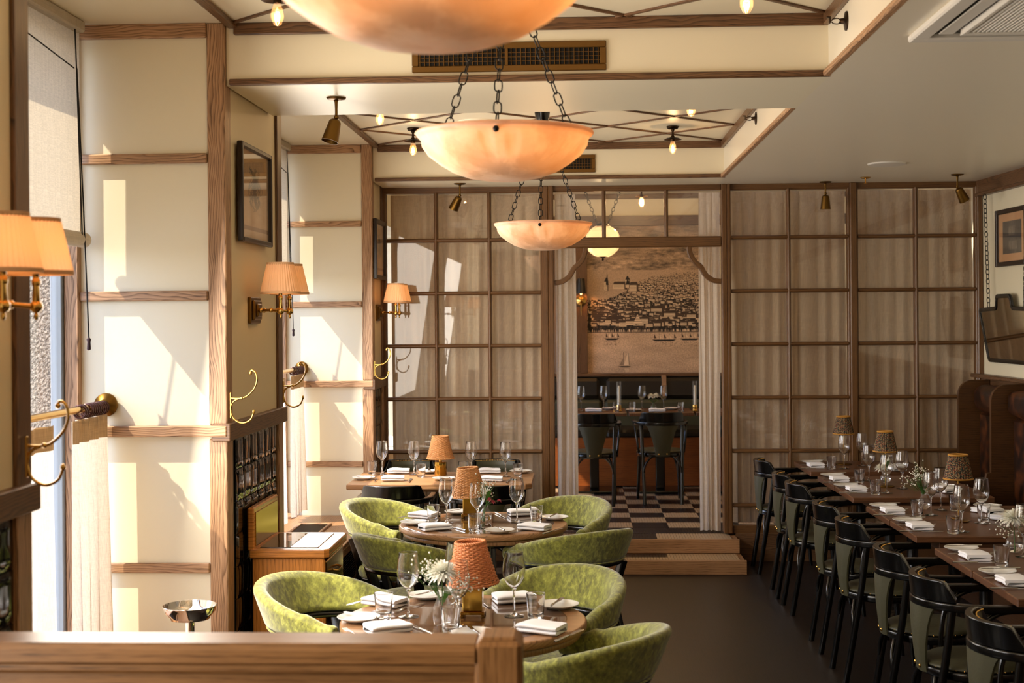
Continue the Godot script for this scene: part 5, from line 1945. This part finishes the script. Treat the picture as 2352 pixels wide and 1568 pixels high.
func vase(label: String, at: Vector3, kind: int, r: float) -> void:
	var o := thing("vase", label, "vase", at)
	if kind == 0:
		part(o, "bottle", geo().lathe([Vector2(0, 0.002), Vector2(0.030, 0.003), Vector2(0.034, 0.03), Vector2(0.033, 0.06), Vector2(0.022, 0.085), Vector2(0.020, 0.11), Vector2(0.024, 0.118)], 24), M.glass_bowl)
	else:
		part(o, "bottle", geo().lathe([Vector2(0, 0.002), Vector2(r * 0.55, 0.003), Vector2(r * 0.92, r * 0.5), Vector2(r, r * 0.95), Vector2(r * 0.85, r * 1.5), Vector2(r * 0.45, r * 1.95), Vector2(r * 0.38, r * 2.2), Vector2(r * 0.48, r * 2.5)], 24), M.glass_bowl)
		part(o, "water", geo().lathe([Vector2(0, 0.004), Vector2(r * 0.5, 0.005), Vector2(r * 0.88, r * 0.5), Vector2(r * 0.95, r * 0.95), Vector2(0, r * 0.95)], 24), M.solid_glass, Vector3.ZERO, true)
	var heads := []
	var top: float = 0.15 if kind != 5 else 0.11
	match kind:
		0: heads = [[Vector3(0.0, 0.185, 0.012), 0.058, M.petal, 130]]
		1: heads = [[Vector3(0.022, 0.120, 0.02), 0.017, M.pink, 34], [Vector3(0.042, 0.105, 0.01), 0.016, M.pink, 34], [Vector3(0.072, 0.112, 0.0), 0.014, M.pink, 30], [Vector3(0.028, 0.148, 0.0), 0.013, M.pink, 26]]
		2: heads = [[Vector3(-0.035, 0.10, 0.035), 0.045, M.petal, 70], [Vector3(0.02, 0.13, 0.0), 0.035, M.petal, 60]]
		4: heads = [[Vector3(-0.005, 0.155, 0.0), 0.058, M.petal, 130]]
		5: heads = [[Vector3(-0.02, 0.135, 0), 0.038, M.petal, 70], [Vector3(0.025, 0.14, 0), 0.038, M.petal, 70]]
	var st := geo()
	for h in heads:
		st.tube(spline([Vector3(h[0].x * -0.2, 0.012, h[0].z * -0.2), Vector3(0, r * 2.2, 0), h[0]], 5), 0.0022, 6)
		part(o, "flower", petal_ball(h[0], h[1], h[3]), h[2])
	# baby's breath sprays
	if kind in [0, 1, 3, 4]:
		var n: int = {0: 120, 1: 90, 3: 130, 4: 40}[kind]
		var b := geo()
		for k in n:
			var ctr: Vector3 = {0: Vector3(-0.055, 0.19, 0.0), 1: Vector3(0.0, 0.175, 0), 3: Vector3(-0.02, 0.20, 0), 4: Vector3(-0.055, 0.115, 0.02)}[kind]
			if kind == 0 and k > 75:
				ctr = Vector3(0.075, 0.15, 0.03)
			if kind == 3 and k > 90:
				ctr = Vector3(-0.07, 0.165, 0.0)
			var p := ctr + Vector3(rng.randfn(0, 0.026), rng.randfn(0, 0.024), rng.randfn(0, 0.02))
			b.ball(p, Vector3.ONE * rng.randf_range(0.0022, 0.0042), 6, 4)
			if k % 3 == 0:
				st.tube([Vector3(0, r * 2.3, 0).lerp(p, 0.35), Vector3(0, r * 2.3, 0).lerp(p, 0.75) + Vector3(0, 0.004, 0), p], 0.0007, 4)
		tag(part(o, "small_blossom", b, M.petal), "", "", "", "stuff")
	part(o, "stem", st, M.stem)
	var lv: Array = {0: [[0.9, 0.10], [3.6, 0.11], [5.2, 0.09]], 1: [[0.3, 0.13], [0.9, 0.16], [5.6, 0.10]], 2: [[0.4, 0.15], [1.2, 0.14]], 3: [[2.4, 0.12], [2.9, 0.15], [3.5, 0.13], [1.8, 0.12], [0.6, 0.10]], 4: [[0.3, 0.13], [0.1, 0.09]], 5: [[0.5, 0.08], [2.6, 0.08]]}[kind]
	for q in lv:
		var d := Vector3(cos(q[0]), 0, sin(q[0]))
		var c0 := Vector3(0, r * 2.3, 0) + d * 0.008
		var c1 := Vector3(0, q[1] + 0.01, 0) + d * 0.055
		var sd := d.cross(Vector3.UP)
		var rows := []
		for i in 7:
			var t := i / 6.0
			var w := 0.014 * sin(t * PI * 0.96 + 0.06)
			var m := c0.lerp(c1, t) + Vector3(0, 0.018 * sin(t * PI), 0)
			rows.append(PackedVector3Array([m - sd * w + Vector3(0, 0.004, 0) * sin(t * PI), m, m + sd * w + Vector3(0, 0.004, 0) * sin(t * PI)]))
		part(o, "leaf", geo().sheet(rows), M.leaf)

# ---------------------------------------------------------------- light fittings and things on walls and ceiling
func fixtures() -> void:
	pendant("nearest alabaster bowl lamp, cut off by the top of the picture", Vector3(-0.252, 0, -2.42), 2.290, 3.07, 0.16)
	pendant("middle alabaster bowl lamp with carved bosses on three dark chains", Vector3(-0.242, 0, -4.65), 2.275, 3.07, 0.10)
	pendant("farthest alabaster bowl lamp hanging before the doorway", Vector3(-0.213, 0, -8.40), 2.222, 3.07, 0.10)
	for q in [[-1.085, -5.10, "half hidden behind the nearest bowl lamp"], [0.593, -5.03, "at the top edge, right of the nearest bowl lamp"], [-1.08, -9.25, "left of the middle bowl lamp, by the window bays"], [0.615, -9.34, "right of the middle bowl lamp, in the far coffer"], [-1.09, -7.78, "just past the beam on the left"], [0.60, -7.62, "just past the beam on the right"]]:
		ceiling_bulb("filament bulb under a bronze reflector, " + q[2], Vector3(q[0], 3.07, q[1]), 0.03)
	ceiling_bulb("filament bulb under a bronze reflector above the back room doorway", Vector3(0.565, 3.0, -12.9), 0.5)
	for q in [[-1.073, -6.268, 0.22, -0.2, "under the beam above the nearest wall picture"], [-0.869, -10.362, 0.45, 0.35, "above the glazed screen on the window side"], [1.813, -10.569, 0.0, 0.05, "above the glazed screen right of the doorway"], [2.655, -10.127, -0.5, 0.3, "in the far right corner of the ceiling"]]:
		spot("brass ceiling spotlight " + q[4], Vector3(q[0], 2.81, q[1]), q[2], q[3])
	# sprinklers and speaker plates
	for q in [[Vector3(1.03, 2.955, -5.506), "nearer one"], [Vector3(1.03, 2.971, -8.306), "farther one"]]:
		var o := thing("sprinkler_head", "small bronze sprinkler on the side wall of the coffer, " + q[1], "sprinkler", q[0])
		var g := geo()
		g.xf = Transform3D(Basis(Vector3.BACK, PI / 2), Vector3.ZERO)
		g.lathe([Vector2(0, 0.0), Vector2(0.038, 0.0), Vector2(0.036, 0.006), Vector2(0.012, 0.010), Vector2(0.010, 0.026), Vector2(0, 0.028)], 24)
		part(o, "plate", g, M.bronze)
		for s in [-1.0, 1.0]:
			part(o, "arm", geo().tube(spline([Vector3(-0.024, 0, s * 0.004), Vector3(-0.032, s * 0.010, 0), Vector3(-0.05, s * 0.009, 0), Vector3(-0.058, s * 0.002, 0)], 4), 0.0024, 6), M.bronze)
		part(o, "deflector", geo().box(Vector3(-0.064, 0.004, 0), Vector3(0.003, 0.026, 0.026), 0.001).box(Vector3(-0.071, 0.015, 0), Vector3(0.016, 0.003, 0.024), 0.001), M.bronze)
	var sp := thing("sprinkler_head", "small brass pendent sprinkler on the lower ceiling near the screen", "sprinkler", Vector3(2.045, 2.81, -10.27))
	part(sp, "plate", geo().lathe([Vector2(0, -0.012), Vector2(0.010, -0.012), Vector2(0.03, -0.008), Vector2(0.038, 0.0), Vector2(0, 0.0)], 20), M.brass)
	part(sp, "body", geo().lathe([Vector2(0, -0.045), Vector2(0.014, -0.044), Vector2(0.014, -0.041), Vector2(0.004, -0.04), Vector2(0.005, -0.012), Vector2(0, -0.012)], 14), M.brass)
	var d1 := thing("ceiling_speaker", "round white speaker cover in the lower ceiling on the right", "speaker", Vector3(2.004, 2.81, -9.35))
	part(d1, "cover", geo().lathe([Vector2(0, -0.010), Vector2(0.115, -0.010), Vector2(0.125, -0.006), Vector2(0.127, 0.0)], 40), M.plastic)
	var d2 := thing("ceiling_speaker", "round cream speaker cover in the far coffer behind the middle bowl lamp", "speaker", Vector3(-0.633, 3.07, -8.98))
	part(d2, "cover", geo().lathe([Vector2(0, -0.008), Vector2(0.115, -0.008), Vector2(0.125, -0.005), Vector2(0.127, 0.0)], 40), M.cream_ceil)
	vent("long brass air grille in the cream wall of the nearer coffer", -0.691, 0.117, 2.850, 2.973, -5.908, 38)
	vent("brass air grille in the wall of the far coffer, partly behind the middle bowl lamp", -0.69, 0.117, 2.856, 2.983, -10.148, 38)
	air_unit()
	for q in [[-3.35, "at the left edge of the picture"], [-6.42, "on the nearer full pier below the framed print"], [-10.42, "on the farthest pier by the glazed screen"]]:
		sconce("brass wall lamp with pleated cream shades, " + q[1], q[0])
	for q in [[-5.90, -1.468, -0.2, "on the corner post of the nearer full pier"], [-3.70, -1.468, -0.2, "on the end post of the pier at the left edge"], [-6.96, -1.468, -0.2, "on the nearer full pier's far post beside the curtain rod"], [-10.10, -1.468, -0.2, "on the farthest pier beside the glazed screen"]]:
		hook("curled brass double coat hook " + q[3], Vector3(q[1], 1.50, q[0]))
	var p1 := thing("framed_print", "dark framed plant drawing on the nearer full pier above the wall lamp", "picture", Vector3(-1.472, 2.387, -6.395))
	frame(p1, 0.60, 0.435, print_root(), 0.022, 1.0)
	var p2 := thing("framed_print", "narrow dark framed print on the farthest pier by the glazed screen", "picture", Vector3(-1.468, 2.33, -10.38))
	frame(p2, 0.50, 0.435, print_root(), 0.032, 1.0)
	# back room: globe pendant and small wall lamp
	var gl := thing("globe_pendant", "ribbed glass globe lamp hung on chains in the back room", "lamp", Vector3(0.205, 2.49, -12.5))
	for hf in [[0.012, 0.135, "upper_glass"], [-0.135, -0.012, "lower_glass"]]:
		var rows := []
		for i in 9:
			var y := lerpf(hf[0], hf[1], i / 8.0)
			var row := PackedVector3Array()
			for k in 96:
				var a := TAU * k / 96
				var r := sqrt(maxf(0.0004, 0.155 * 0.155 - y * y * 1.15)) + 0.002 * cos(a * 48)
				row.append(Vector3(cos(a) * r, y, sin(a) * r))
			rows.append(row)
		part(gl, hf[2], geo().sheet(rows, true), M.ribbed)
	part(gl, "band", geo().lathe([Vector2(0.156, -0.014), Vector2(0.160, -0.010), Vector2(0.160, 0.010), Vector2(0.156, 0.014)], 40), M.bronze)
	part(gl, "finial", geo().lathe([Vector2(0, -0.175), Vector2(0.010, -0.165), Vector2(0.006, -0.15), Vector2(0.035, -0.136), Vector2(0, -0.132)], 16), M.bronze)
	part(gl, "cap", geo().lathe([Vector2(0, 0.13), Vector2(0.06, 0.132), Vector2(0.055, 0.15), Vector2(0.015, 0.165), Vector2(0, 0.17)], 20), M.bronze)
	part(gl, "bulb", geo().ball(Vector3.ZERO, Vector3(0.03, 0.04, 0.03)), M.bulb)
	omni(gl, "bulb_light", Vector3.ZERO, 0.14, Color(1.0, 0.84, 0.62), 0.03)
	for s in [-1.0, 1.0]:
		chain(gl, Vector3(s * 0.20, 0.56, 0), Vector3(s * 0.05, 0.16, 0), 0.040, 0.0125, 0.0026)
	var ws := thing("wall_lamp", "small brass wall lamp glowing on the oak post in the back room", "lamp", Vector3(0.013, 1.99, -14.29))
	part(ws, "rosette", geo().lathe([Vector2(0, 0), Vector2(0.055, 0), Vector2(0.05, 0.012), Vector2(0.03, 0.018), Vector2(0.012, 0.03), Vector2(0, 0.03)], 24), M.brass).basis = Basis(Vector3.RIGHT, PI / 2)
	part(ws, "tail", geo().tube([Vector3(0, -0.03, 0.02), Vector3(0, -0.09, 0.02), Vector3(0, -0.15, 0.015)], [0.007, 0.005, 0.002], 8), M.brass)
	part(ws, "arm", geo().tube(spline([Vector3(0, 0, 0.02), Vector3(0, -0.01, 0.07), Vector3(0, 0.05, 0.085)], 5), 0.006, 8), M.brass)
	part(ws, "bulb", geo().ball(Vector3(0, 0.09, 0.085), Vector3(0.015, 0.035, 0.015)), M.bulb)
	part(ws, "shade", geo().lathe([Vector2(0.052, 0.07), Vector2(0.035, 0.22)], 24, Vector3(0, 0, 0.085)), M.leather_dark)
	omni(ws, "bulb_light", Vector3(0, 0.09, 0.085), 0.07, Color(1.0, 0.66, 0.32), 0.015)

func pendant(label: String, at: Vector3, bottom: float, ceil: float, energy: float) -> void:
	var o := thing("pendant_lamp", label, "pendant lamp", Vector3(at.x, bottom, at.z))
	var R := 0.292
	var prof := [[0.0, 0.0], [0.06, 0.002], [0.12, 0.012], [0.17, 0.030], [0.21, 0.054], [0.243, 0.084], [0.264, 0.114], [0.2735, 0.132], [0.277, 0.137], [0.279, 0.142], [0.287, 0.147], [0.292, 0.154], [0.290, 0.161], [0.283, 0.163], [0.274, 0.158], [0.268, 0.146]]
	var rows := []
	for q in prof:
		var row := PackedVector3Array()
		for k in 180:
			var a := TAU * k / 180
			var r: float = q[0]
			var bump := 0.0
			if q[1] > 0.05 and q[1] < 0.135:
				for b in 3:
					var da := wrapf(a - (PI / 2 + b * TAU / 3), -PI, PI)
					var dy: float = (q[1] - 0.096)
					var d0 := sqrt(pow(da * 0.26 / 0.030, 2) + pow(dy / 0.030, 2))
					bump += 0.008 * smoothstep(1.1, 0.75, d0)
					for s in [-1.0, 1.0]:
						var dd := sqrt(pow(maxf(0.0, absf(da - s * 0.52) * 0.26 - 0.055) / 0.030, 2) + pow(dy / 0.032, 2))
						bump += 0.007 * smoothstep(1.1, 0.75, dd)
			row.append(Vector3(cos(a) * (r + bump), q[1], sin(a) * (r + bump)))
		rows.append(row)
	part(o, "bowl", geo().sheet(rows, true), M.alabaster)
	for b in 3:
		var a := PI / 2 + b * TAU / 3 + 0.04
		var d := Vector3(cos(a), 0, sin(a))
		part(o, "bolt", geo().ball(d * 0.285 + Vector3(0, 0.135, 0), Vector3(0.010, 0.010, 0.010), 14, 8), M.iron)
		chain(o, Vector3(0, ceil - bottom - 0.13, 0) + d * 0.035, d * 0.252 + Vector3(0, 0.152, 0), 0.044, 0.0125, 0.0024)
		part(o, "hook", geo().tube(spline([d * 0.282 + Vector3(0, 0.135, 0), d * 0.262 + Vector3(0, 0.138, 0), d * 0.252 + Vector3(0, 0.155, 0)], 4), 0.0035, 6), M.iron)
	part(o, "ceiling_cup", geo().lathe([Vector2(0, ceil - bottom - 0.125), Vector2(0.016, ceil - bottom - 0.12), Vector2(0.038, ceil - bottom - 0.085), Vector2(0.046, ceil - bottom - 0.03), Vector2(0.052, ceil - bottom), Vector2(0, ceil - bottom)], 24), M.black)
	for k in 3:
		var a := 0.5 + k * TAU / 3
		var c := Vector3(cos(a) * 0.10, 0.128, sin(a) * 0.10)
		part(o, "bulb", geo().ball(c, Vector3(0.024, 0.030, 0.024)), M.bulb)
		if k == 0:
			part(o, "lamp_holder", geo().lathe([Vector2(0, 0.085), Vector2(0.12, 0.085), Vector2(0.12, 0.095), Vector2(0, 0.098)], 20), M.brass_old)
		omni(o, "bulb_light", c, energy / 3.0, Color(1.0, 0.78, 0.54), 0.025)

func ceiling_bulb(label: String, at: Vector3, energy: float) -> void:
	var o := thing("ceiling_bulb", label, "ceiling light", at)
	o.scale = Vector3.ONE * 0.82
	part(o, "ceiling_rose", geo().lathe([Vector2(0, -0.024), Vector2(0.040, -0.022), Vector2(0.048, -0.008), Vector2(0.048, 0.0), Vector2(0, 0)], 24), M.bronze)
	part(o, "holder", geo().lathe([Vector2(0, -0.12), Vector2(0.019, -0.12), Vector2(0.019, -0.085), Vector2(0.010, -0.075), Vector2(0.008, -0.045), Vector2(0.015, -0.03), Vector2(0.015, -0.02), Vector2(0, -0.02)], 18), M.bronze)
	part(o, "reflector", geo().lathe([Vector2(0.018, -0.088), Vector2(0.048, -0.094), Vector2(0.070, -0.106), Vector2(0.071, -0.108), Vector2(0.048, -0.098), Vector2(0.018, -0.092)], 28), M.bronze)
	part(o, "bulb_glass", geo().lathe([Vector2(0.0, -0.222), Vector2(0.016, -0.215), Vector2(0.028, -0.19), Vector2(0.029, -0.172), Vector2(0.022, -0.142), Vector2(0.014, -0.12)], 20), M.bulb_glass)
	var pts := []
	for k in 60:
		var a := k * 0.75
		var r := 0.010 * sin(PI * (k + 4) / 68.0)
		pts.append(Vector3(cos(a) * r, lerpf(-0.14, -0.195, k / 59.0), sin(a) * r))
	part(o, "filament", geo().tube(pts, 0.0016, 5), M.filament)
	omni(o, "bulb_light", Vector3(0, -0.17, 0), energy, Color(1.0, 0.80, 0.55), 0.012)

func spot(label: String, at: Vector3, tx: float, tz: float) -> void:
	var o := thing("ceiling_spotlight", label, "spotlight", at)
	part(o, "ceiling_rose", geo().lathe([Vector2(0, -0.012), Vector2(0.020, -0.012), Vector2(0.042, -0.007), Vector2(0.044, 0), Vector2(0, 0)], 24), M.brass_old)
	part(o, "stem", geo().lathe([Vector2(0, -0.085), Vector2(0.006, -0.085), Vector2(0.006, -0.05), Vector2(0.0075, -0.02), Vector2(0.011, -0.012), Vector2(0, -0.012)], 12).ball(Vector3(0, -0.088, 0), Vector3.ONE * 0.011), M.brass_old)
	var h := part(o, "head", geo().lathe([Vector2(0.0, -0.012), Vector2(0.020, -0.016), Vector2(0.027, -0.026), Vector2(0.038, -0.118), Vector2(0.036, -0.118), Vector2(0.024, -0.03), Vector2(0, -0.028)], 28), M.brass_old, Vector3(0, -0.085, 0))
	h.rotation = Vector3(tz, 0, -tx)

func vent(label: String, x0: float, x1: float, y0: float, y1: float, z: float, n: int) -> void:
	var o := thing("air_grille", label, "vent", Vector3((x0 + x1) / 2, (y0 + y1) / 2, z))
	var w := x1 - x0
	var h := y1 - y0
	var b := 0.027
	for s in [-1.0, 1.0]:
		part(o, "frame_rail", geo().box(Vector3(0, s * (h - b) / 2, 0.005), Vector3(w, b, 0.012), 0.003), M.grille_brass)
		part(o, "frame_side", geo().box(Vector3(s * (w - b) / 2, 0, 0.005), Vector3(b, h - 2 * b, 0.012), 0.003), M.grille_brass)
	part(o, "dark_duct", geo().box(Vector3(0, 0, -0.0), Vector3(w - 0.03, h - 0.03, 0.002)), M.dark)
	var g := geo()
	for k in n:
		g.box(Vector3(lerpf(-w / 2 + b + 0.006, w / 2 - b - 0.006, k / (n - 1.0)), 0, 0.005), Vector3(0.0024, h - 2 * b, 0.006))
	for k in 3:
		g.box(Vector3(0, lerpf(-1, 1, (k + 1) / 4.0) * (h / 2 - b), 0.0035), Vector3(w - 2 * b, 0.002, 0.003))
	part(o, "middle_bar", geo().box(Vector3(-0.01, 0, 0.006), Vector3(0.012, h - 2 * b, 0.007)), M.grille_brass)
	tag(part(o, "grille", g, M.grille_brass), "", "", "", "stuff")

func air_unit() -> void:
	var o := thing("air_unit", "white air conditioning cassette set in the lower ceiling at the upper right corner", "air conditioner", Vector3(1.66, 2.81, -4.57))
	var S := 0.50
	for s in [-1.0, 1.0]:
		part(o, "frame_rail", geo().box(Vector3(0, -0.013, s * (S - 0.03)), Vector3(S * 2, 0.026, 0.06), 0.006), M.plastic)
		part(o, "frame_side", geo().box(Vector3(s * (S - 0.03), -0.013, 0), Vector3(0.06, 0.026, S * 2 - 0.12), 0.006), M.plastic)
		part(o, "flap", geo().box(Vector3(s * (S - 0.105), -0.016, 0), Vector3(0.05, 0.006, S * 2 - 0.22), 0.002), M.plastic)
		part(o, "flap", geo().box(Vector3(0, -0.016, s * (S - 0.105)), Vector3(S * 2 - 0.32, 0.006, 0.05), 0.002), M.plastic)
	part(o, "inner_plate", geo().box(Vector3(0, -0.001, 0), Vector3(S * 2 - 0.1, 0.002, S * 2 - 0.1)), mat(Color(0.30, 0.28, 0.26), 0.6))
	var fr := geo()
	for s in [-1.0, 1.0]:
		fr.box(Vector3(0, -0.018, s * 0.345), Vector3(0.71, 0.024, 0.02), 0.004)
		fr.box(Vector3(s * 0.345, -0.018, 0), Vector3(0.02, 0.024, 0.67), 0.004)
	part(o, "grille_frame", fr, M.plastic)
	part(o, "grille_back", geo().box(Vector3(0, -0.008, 0), Vector3(0.68, 0.003, 0.68)), mat(Color(0.22, 0.20, 0.18), 0.7))
	for k in 46:
		part(o, "slat", geo().box(Vector3(-0.33 + k * 0.01467, -0.018, 0), Vector3(0.0068, 0.014, 0.67), 0.001), M.plastic)

func sconce(label: String, z: float) -> void:
	var o := thing("wall_sconce", label, "wall lamp", Vector3(-1.49, 1.87, z))
	part(o, "back_plate", geo().box(Vector3(0.008, 0, 0), Vector3(0.016, 0.12, 0.20), 0.004).box(Vector3(0.020, 0, 0), Vector3(0.014, 0.09, 0.15), 0.005).box(Vector3(0.030, 0, 0), Vector3(0.012, 0.06, 0.08), 0.005), M.brass_old)
	for s in [1.0, -1.0]:
		var e := Vector3(0.150, -0.005, s * 0.10)
		var a := part(o, "arm", geo().tube([Vector3(0.03, 0.0, s * 0.02), Vector3(0.10, 0.0, s * 0.06), e], 0.0065, 10).ball(Vector3(0.10, 0, s * 0.065), Vector3.ONE * 0.011).ball(Vector3(0.045, 0, s * 0.03), Vector3(0.014, 0.012, 0.012)), M.brass)
		part(a, "knuckle", geo().ball(e, Vector3.ONE * 0.0165).lathe([Vector2(0, 0.012), Vector2(0.010, 0.012), Vector2(0.008, 0.05), Vector2(0.011, 0.054), Vector2(0.011, 0.064), Vector2(0.008, 0.068), Vector2(0.008, 0.082), Vector2(0.018, 0.088), Vector2(0.019, 0.10), Vector2(0, 0.10)], 16, e), M.brass)
		part(a, "finial", geo().ball(e + Vector3(0, -0.024, 0), Vector3(0.006, 0.010, 0.006)), M.brass)
		var rows := []
		for i in 8:
			var f := i / 7.0
			var row := PackedVector3Array()
			for k in 144:
				var t := TAU * k / 144
				var r := lerpf(0.088, 0.058, f) + 0.0028 * cos(t * 40)
				row.append(e + Vector3(cos(t) * r, lerpf(0.083, 0.213, f), sin(t) * r))
			rows.append(row)
		var sh := part(o, "shade", geo().sheet(rows, true), M.shade)
		for q in [[0.083, 0.0890], [0.213, 0.0592]]:
			var pts := []
			for k in 48:
				pts.append(e + Vector3(cos(TAU * k / 48) * q[1], q[0], sin(TAU * k / 48) * q[1]))
			part(sh, "edging", geo().sweep(pts, rrect(0.003, 0.011, 0.001, 1), [], Vector3.UP, false, true), M.shade_trim)
		part(o, "bulb", geo().ball(e + Vector3(0, 0.135, 0), Vector3(0.018, 0.030, 0.018)), M.bulb)
		omni(o, "bulb_light", e + Vector3(0, 0.135, 0), 0.012, Color(1.0, 0.80, 0.56), 0.018)

func hook(label: String, at: Vector3) -> void:
	var o := thing("coat_hook", label, "coat hook", at)
	part(o, "back_plate", geo().box(Vector3(0.003, -0.03, 0), Vector3(0.006, 0.11, 0.016), 0.002), M.brass)
	var up := spline([Vector3(0.0, 0.0, 0), Vector3(0.03, -0.002, 0), Vector3(0.065, 0.004, 0), Vector3(0.10, 0.035, 0), Vector3(0.115, 0.075, 0), Vector3(0.108, 0.108, 0), Vector3(0.092, 0.116, 0), Vector3(0.086, 0.106, 0)], 5)
	part(o, "upper_hook", geo().tube(up, 0.0042, 8).ball(Vector3(0.088, 0.105, 0), Vector3.ONE * 0.008).ball(Vector3(0.05, 0.0, 0), Vector3(0.008, 0.007, 0.007)), M.brass)
	var dn := spline([Vector3(0.045, 0.0, 0), Vector3(0.015, -0.015, 0), Vector3(0.004, -0.045, 0), Vector3(0.015, -0.085, 0), Vector3(0.05, -0.105, 0), Vector3(0.085, -0.092, 0), Vector3(0.10, -0.062, 0)], 5)
	part(o, "lower_hook", geo().tube(dn, 0.0042, 8).ball(Vector3(0.10, -0.058, 0), Vector3(0.007, 0.010, 0.007)), M.brass)
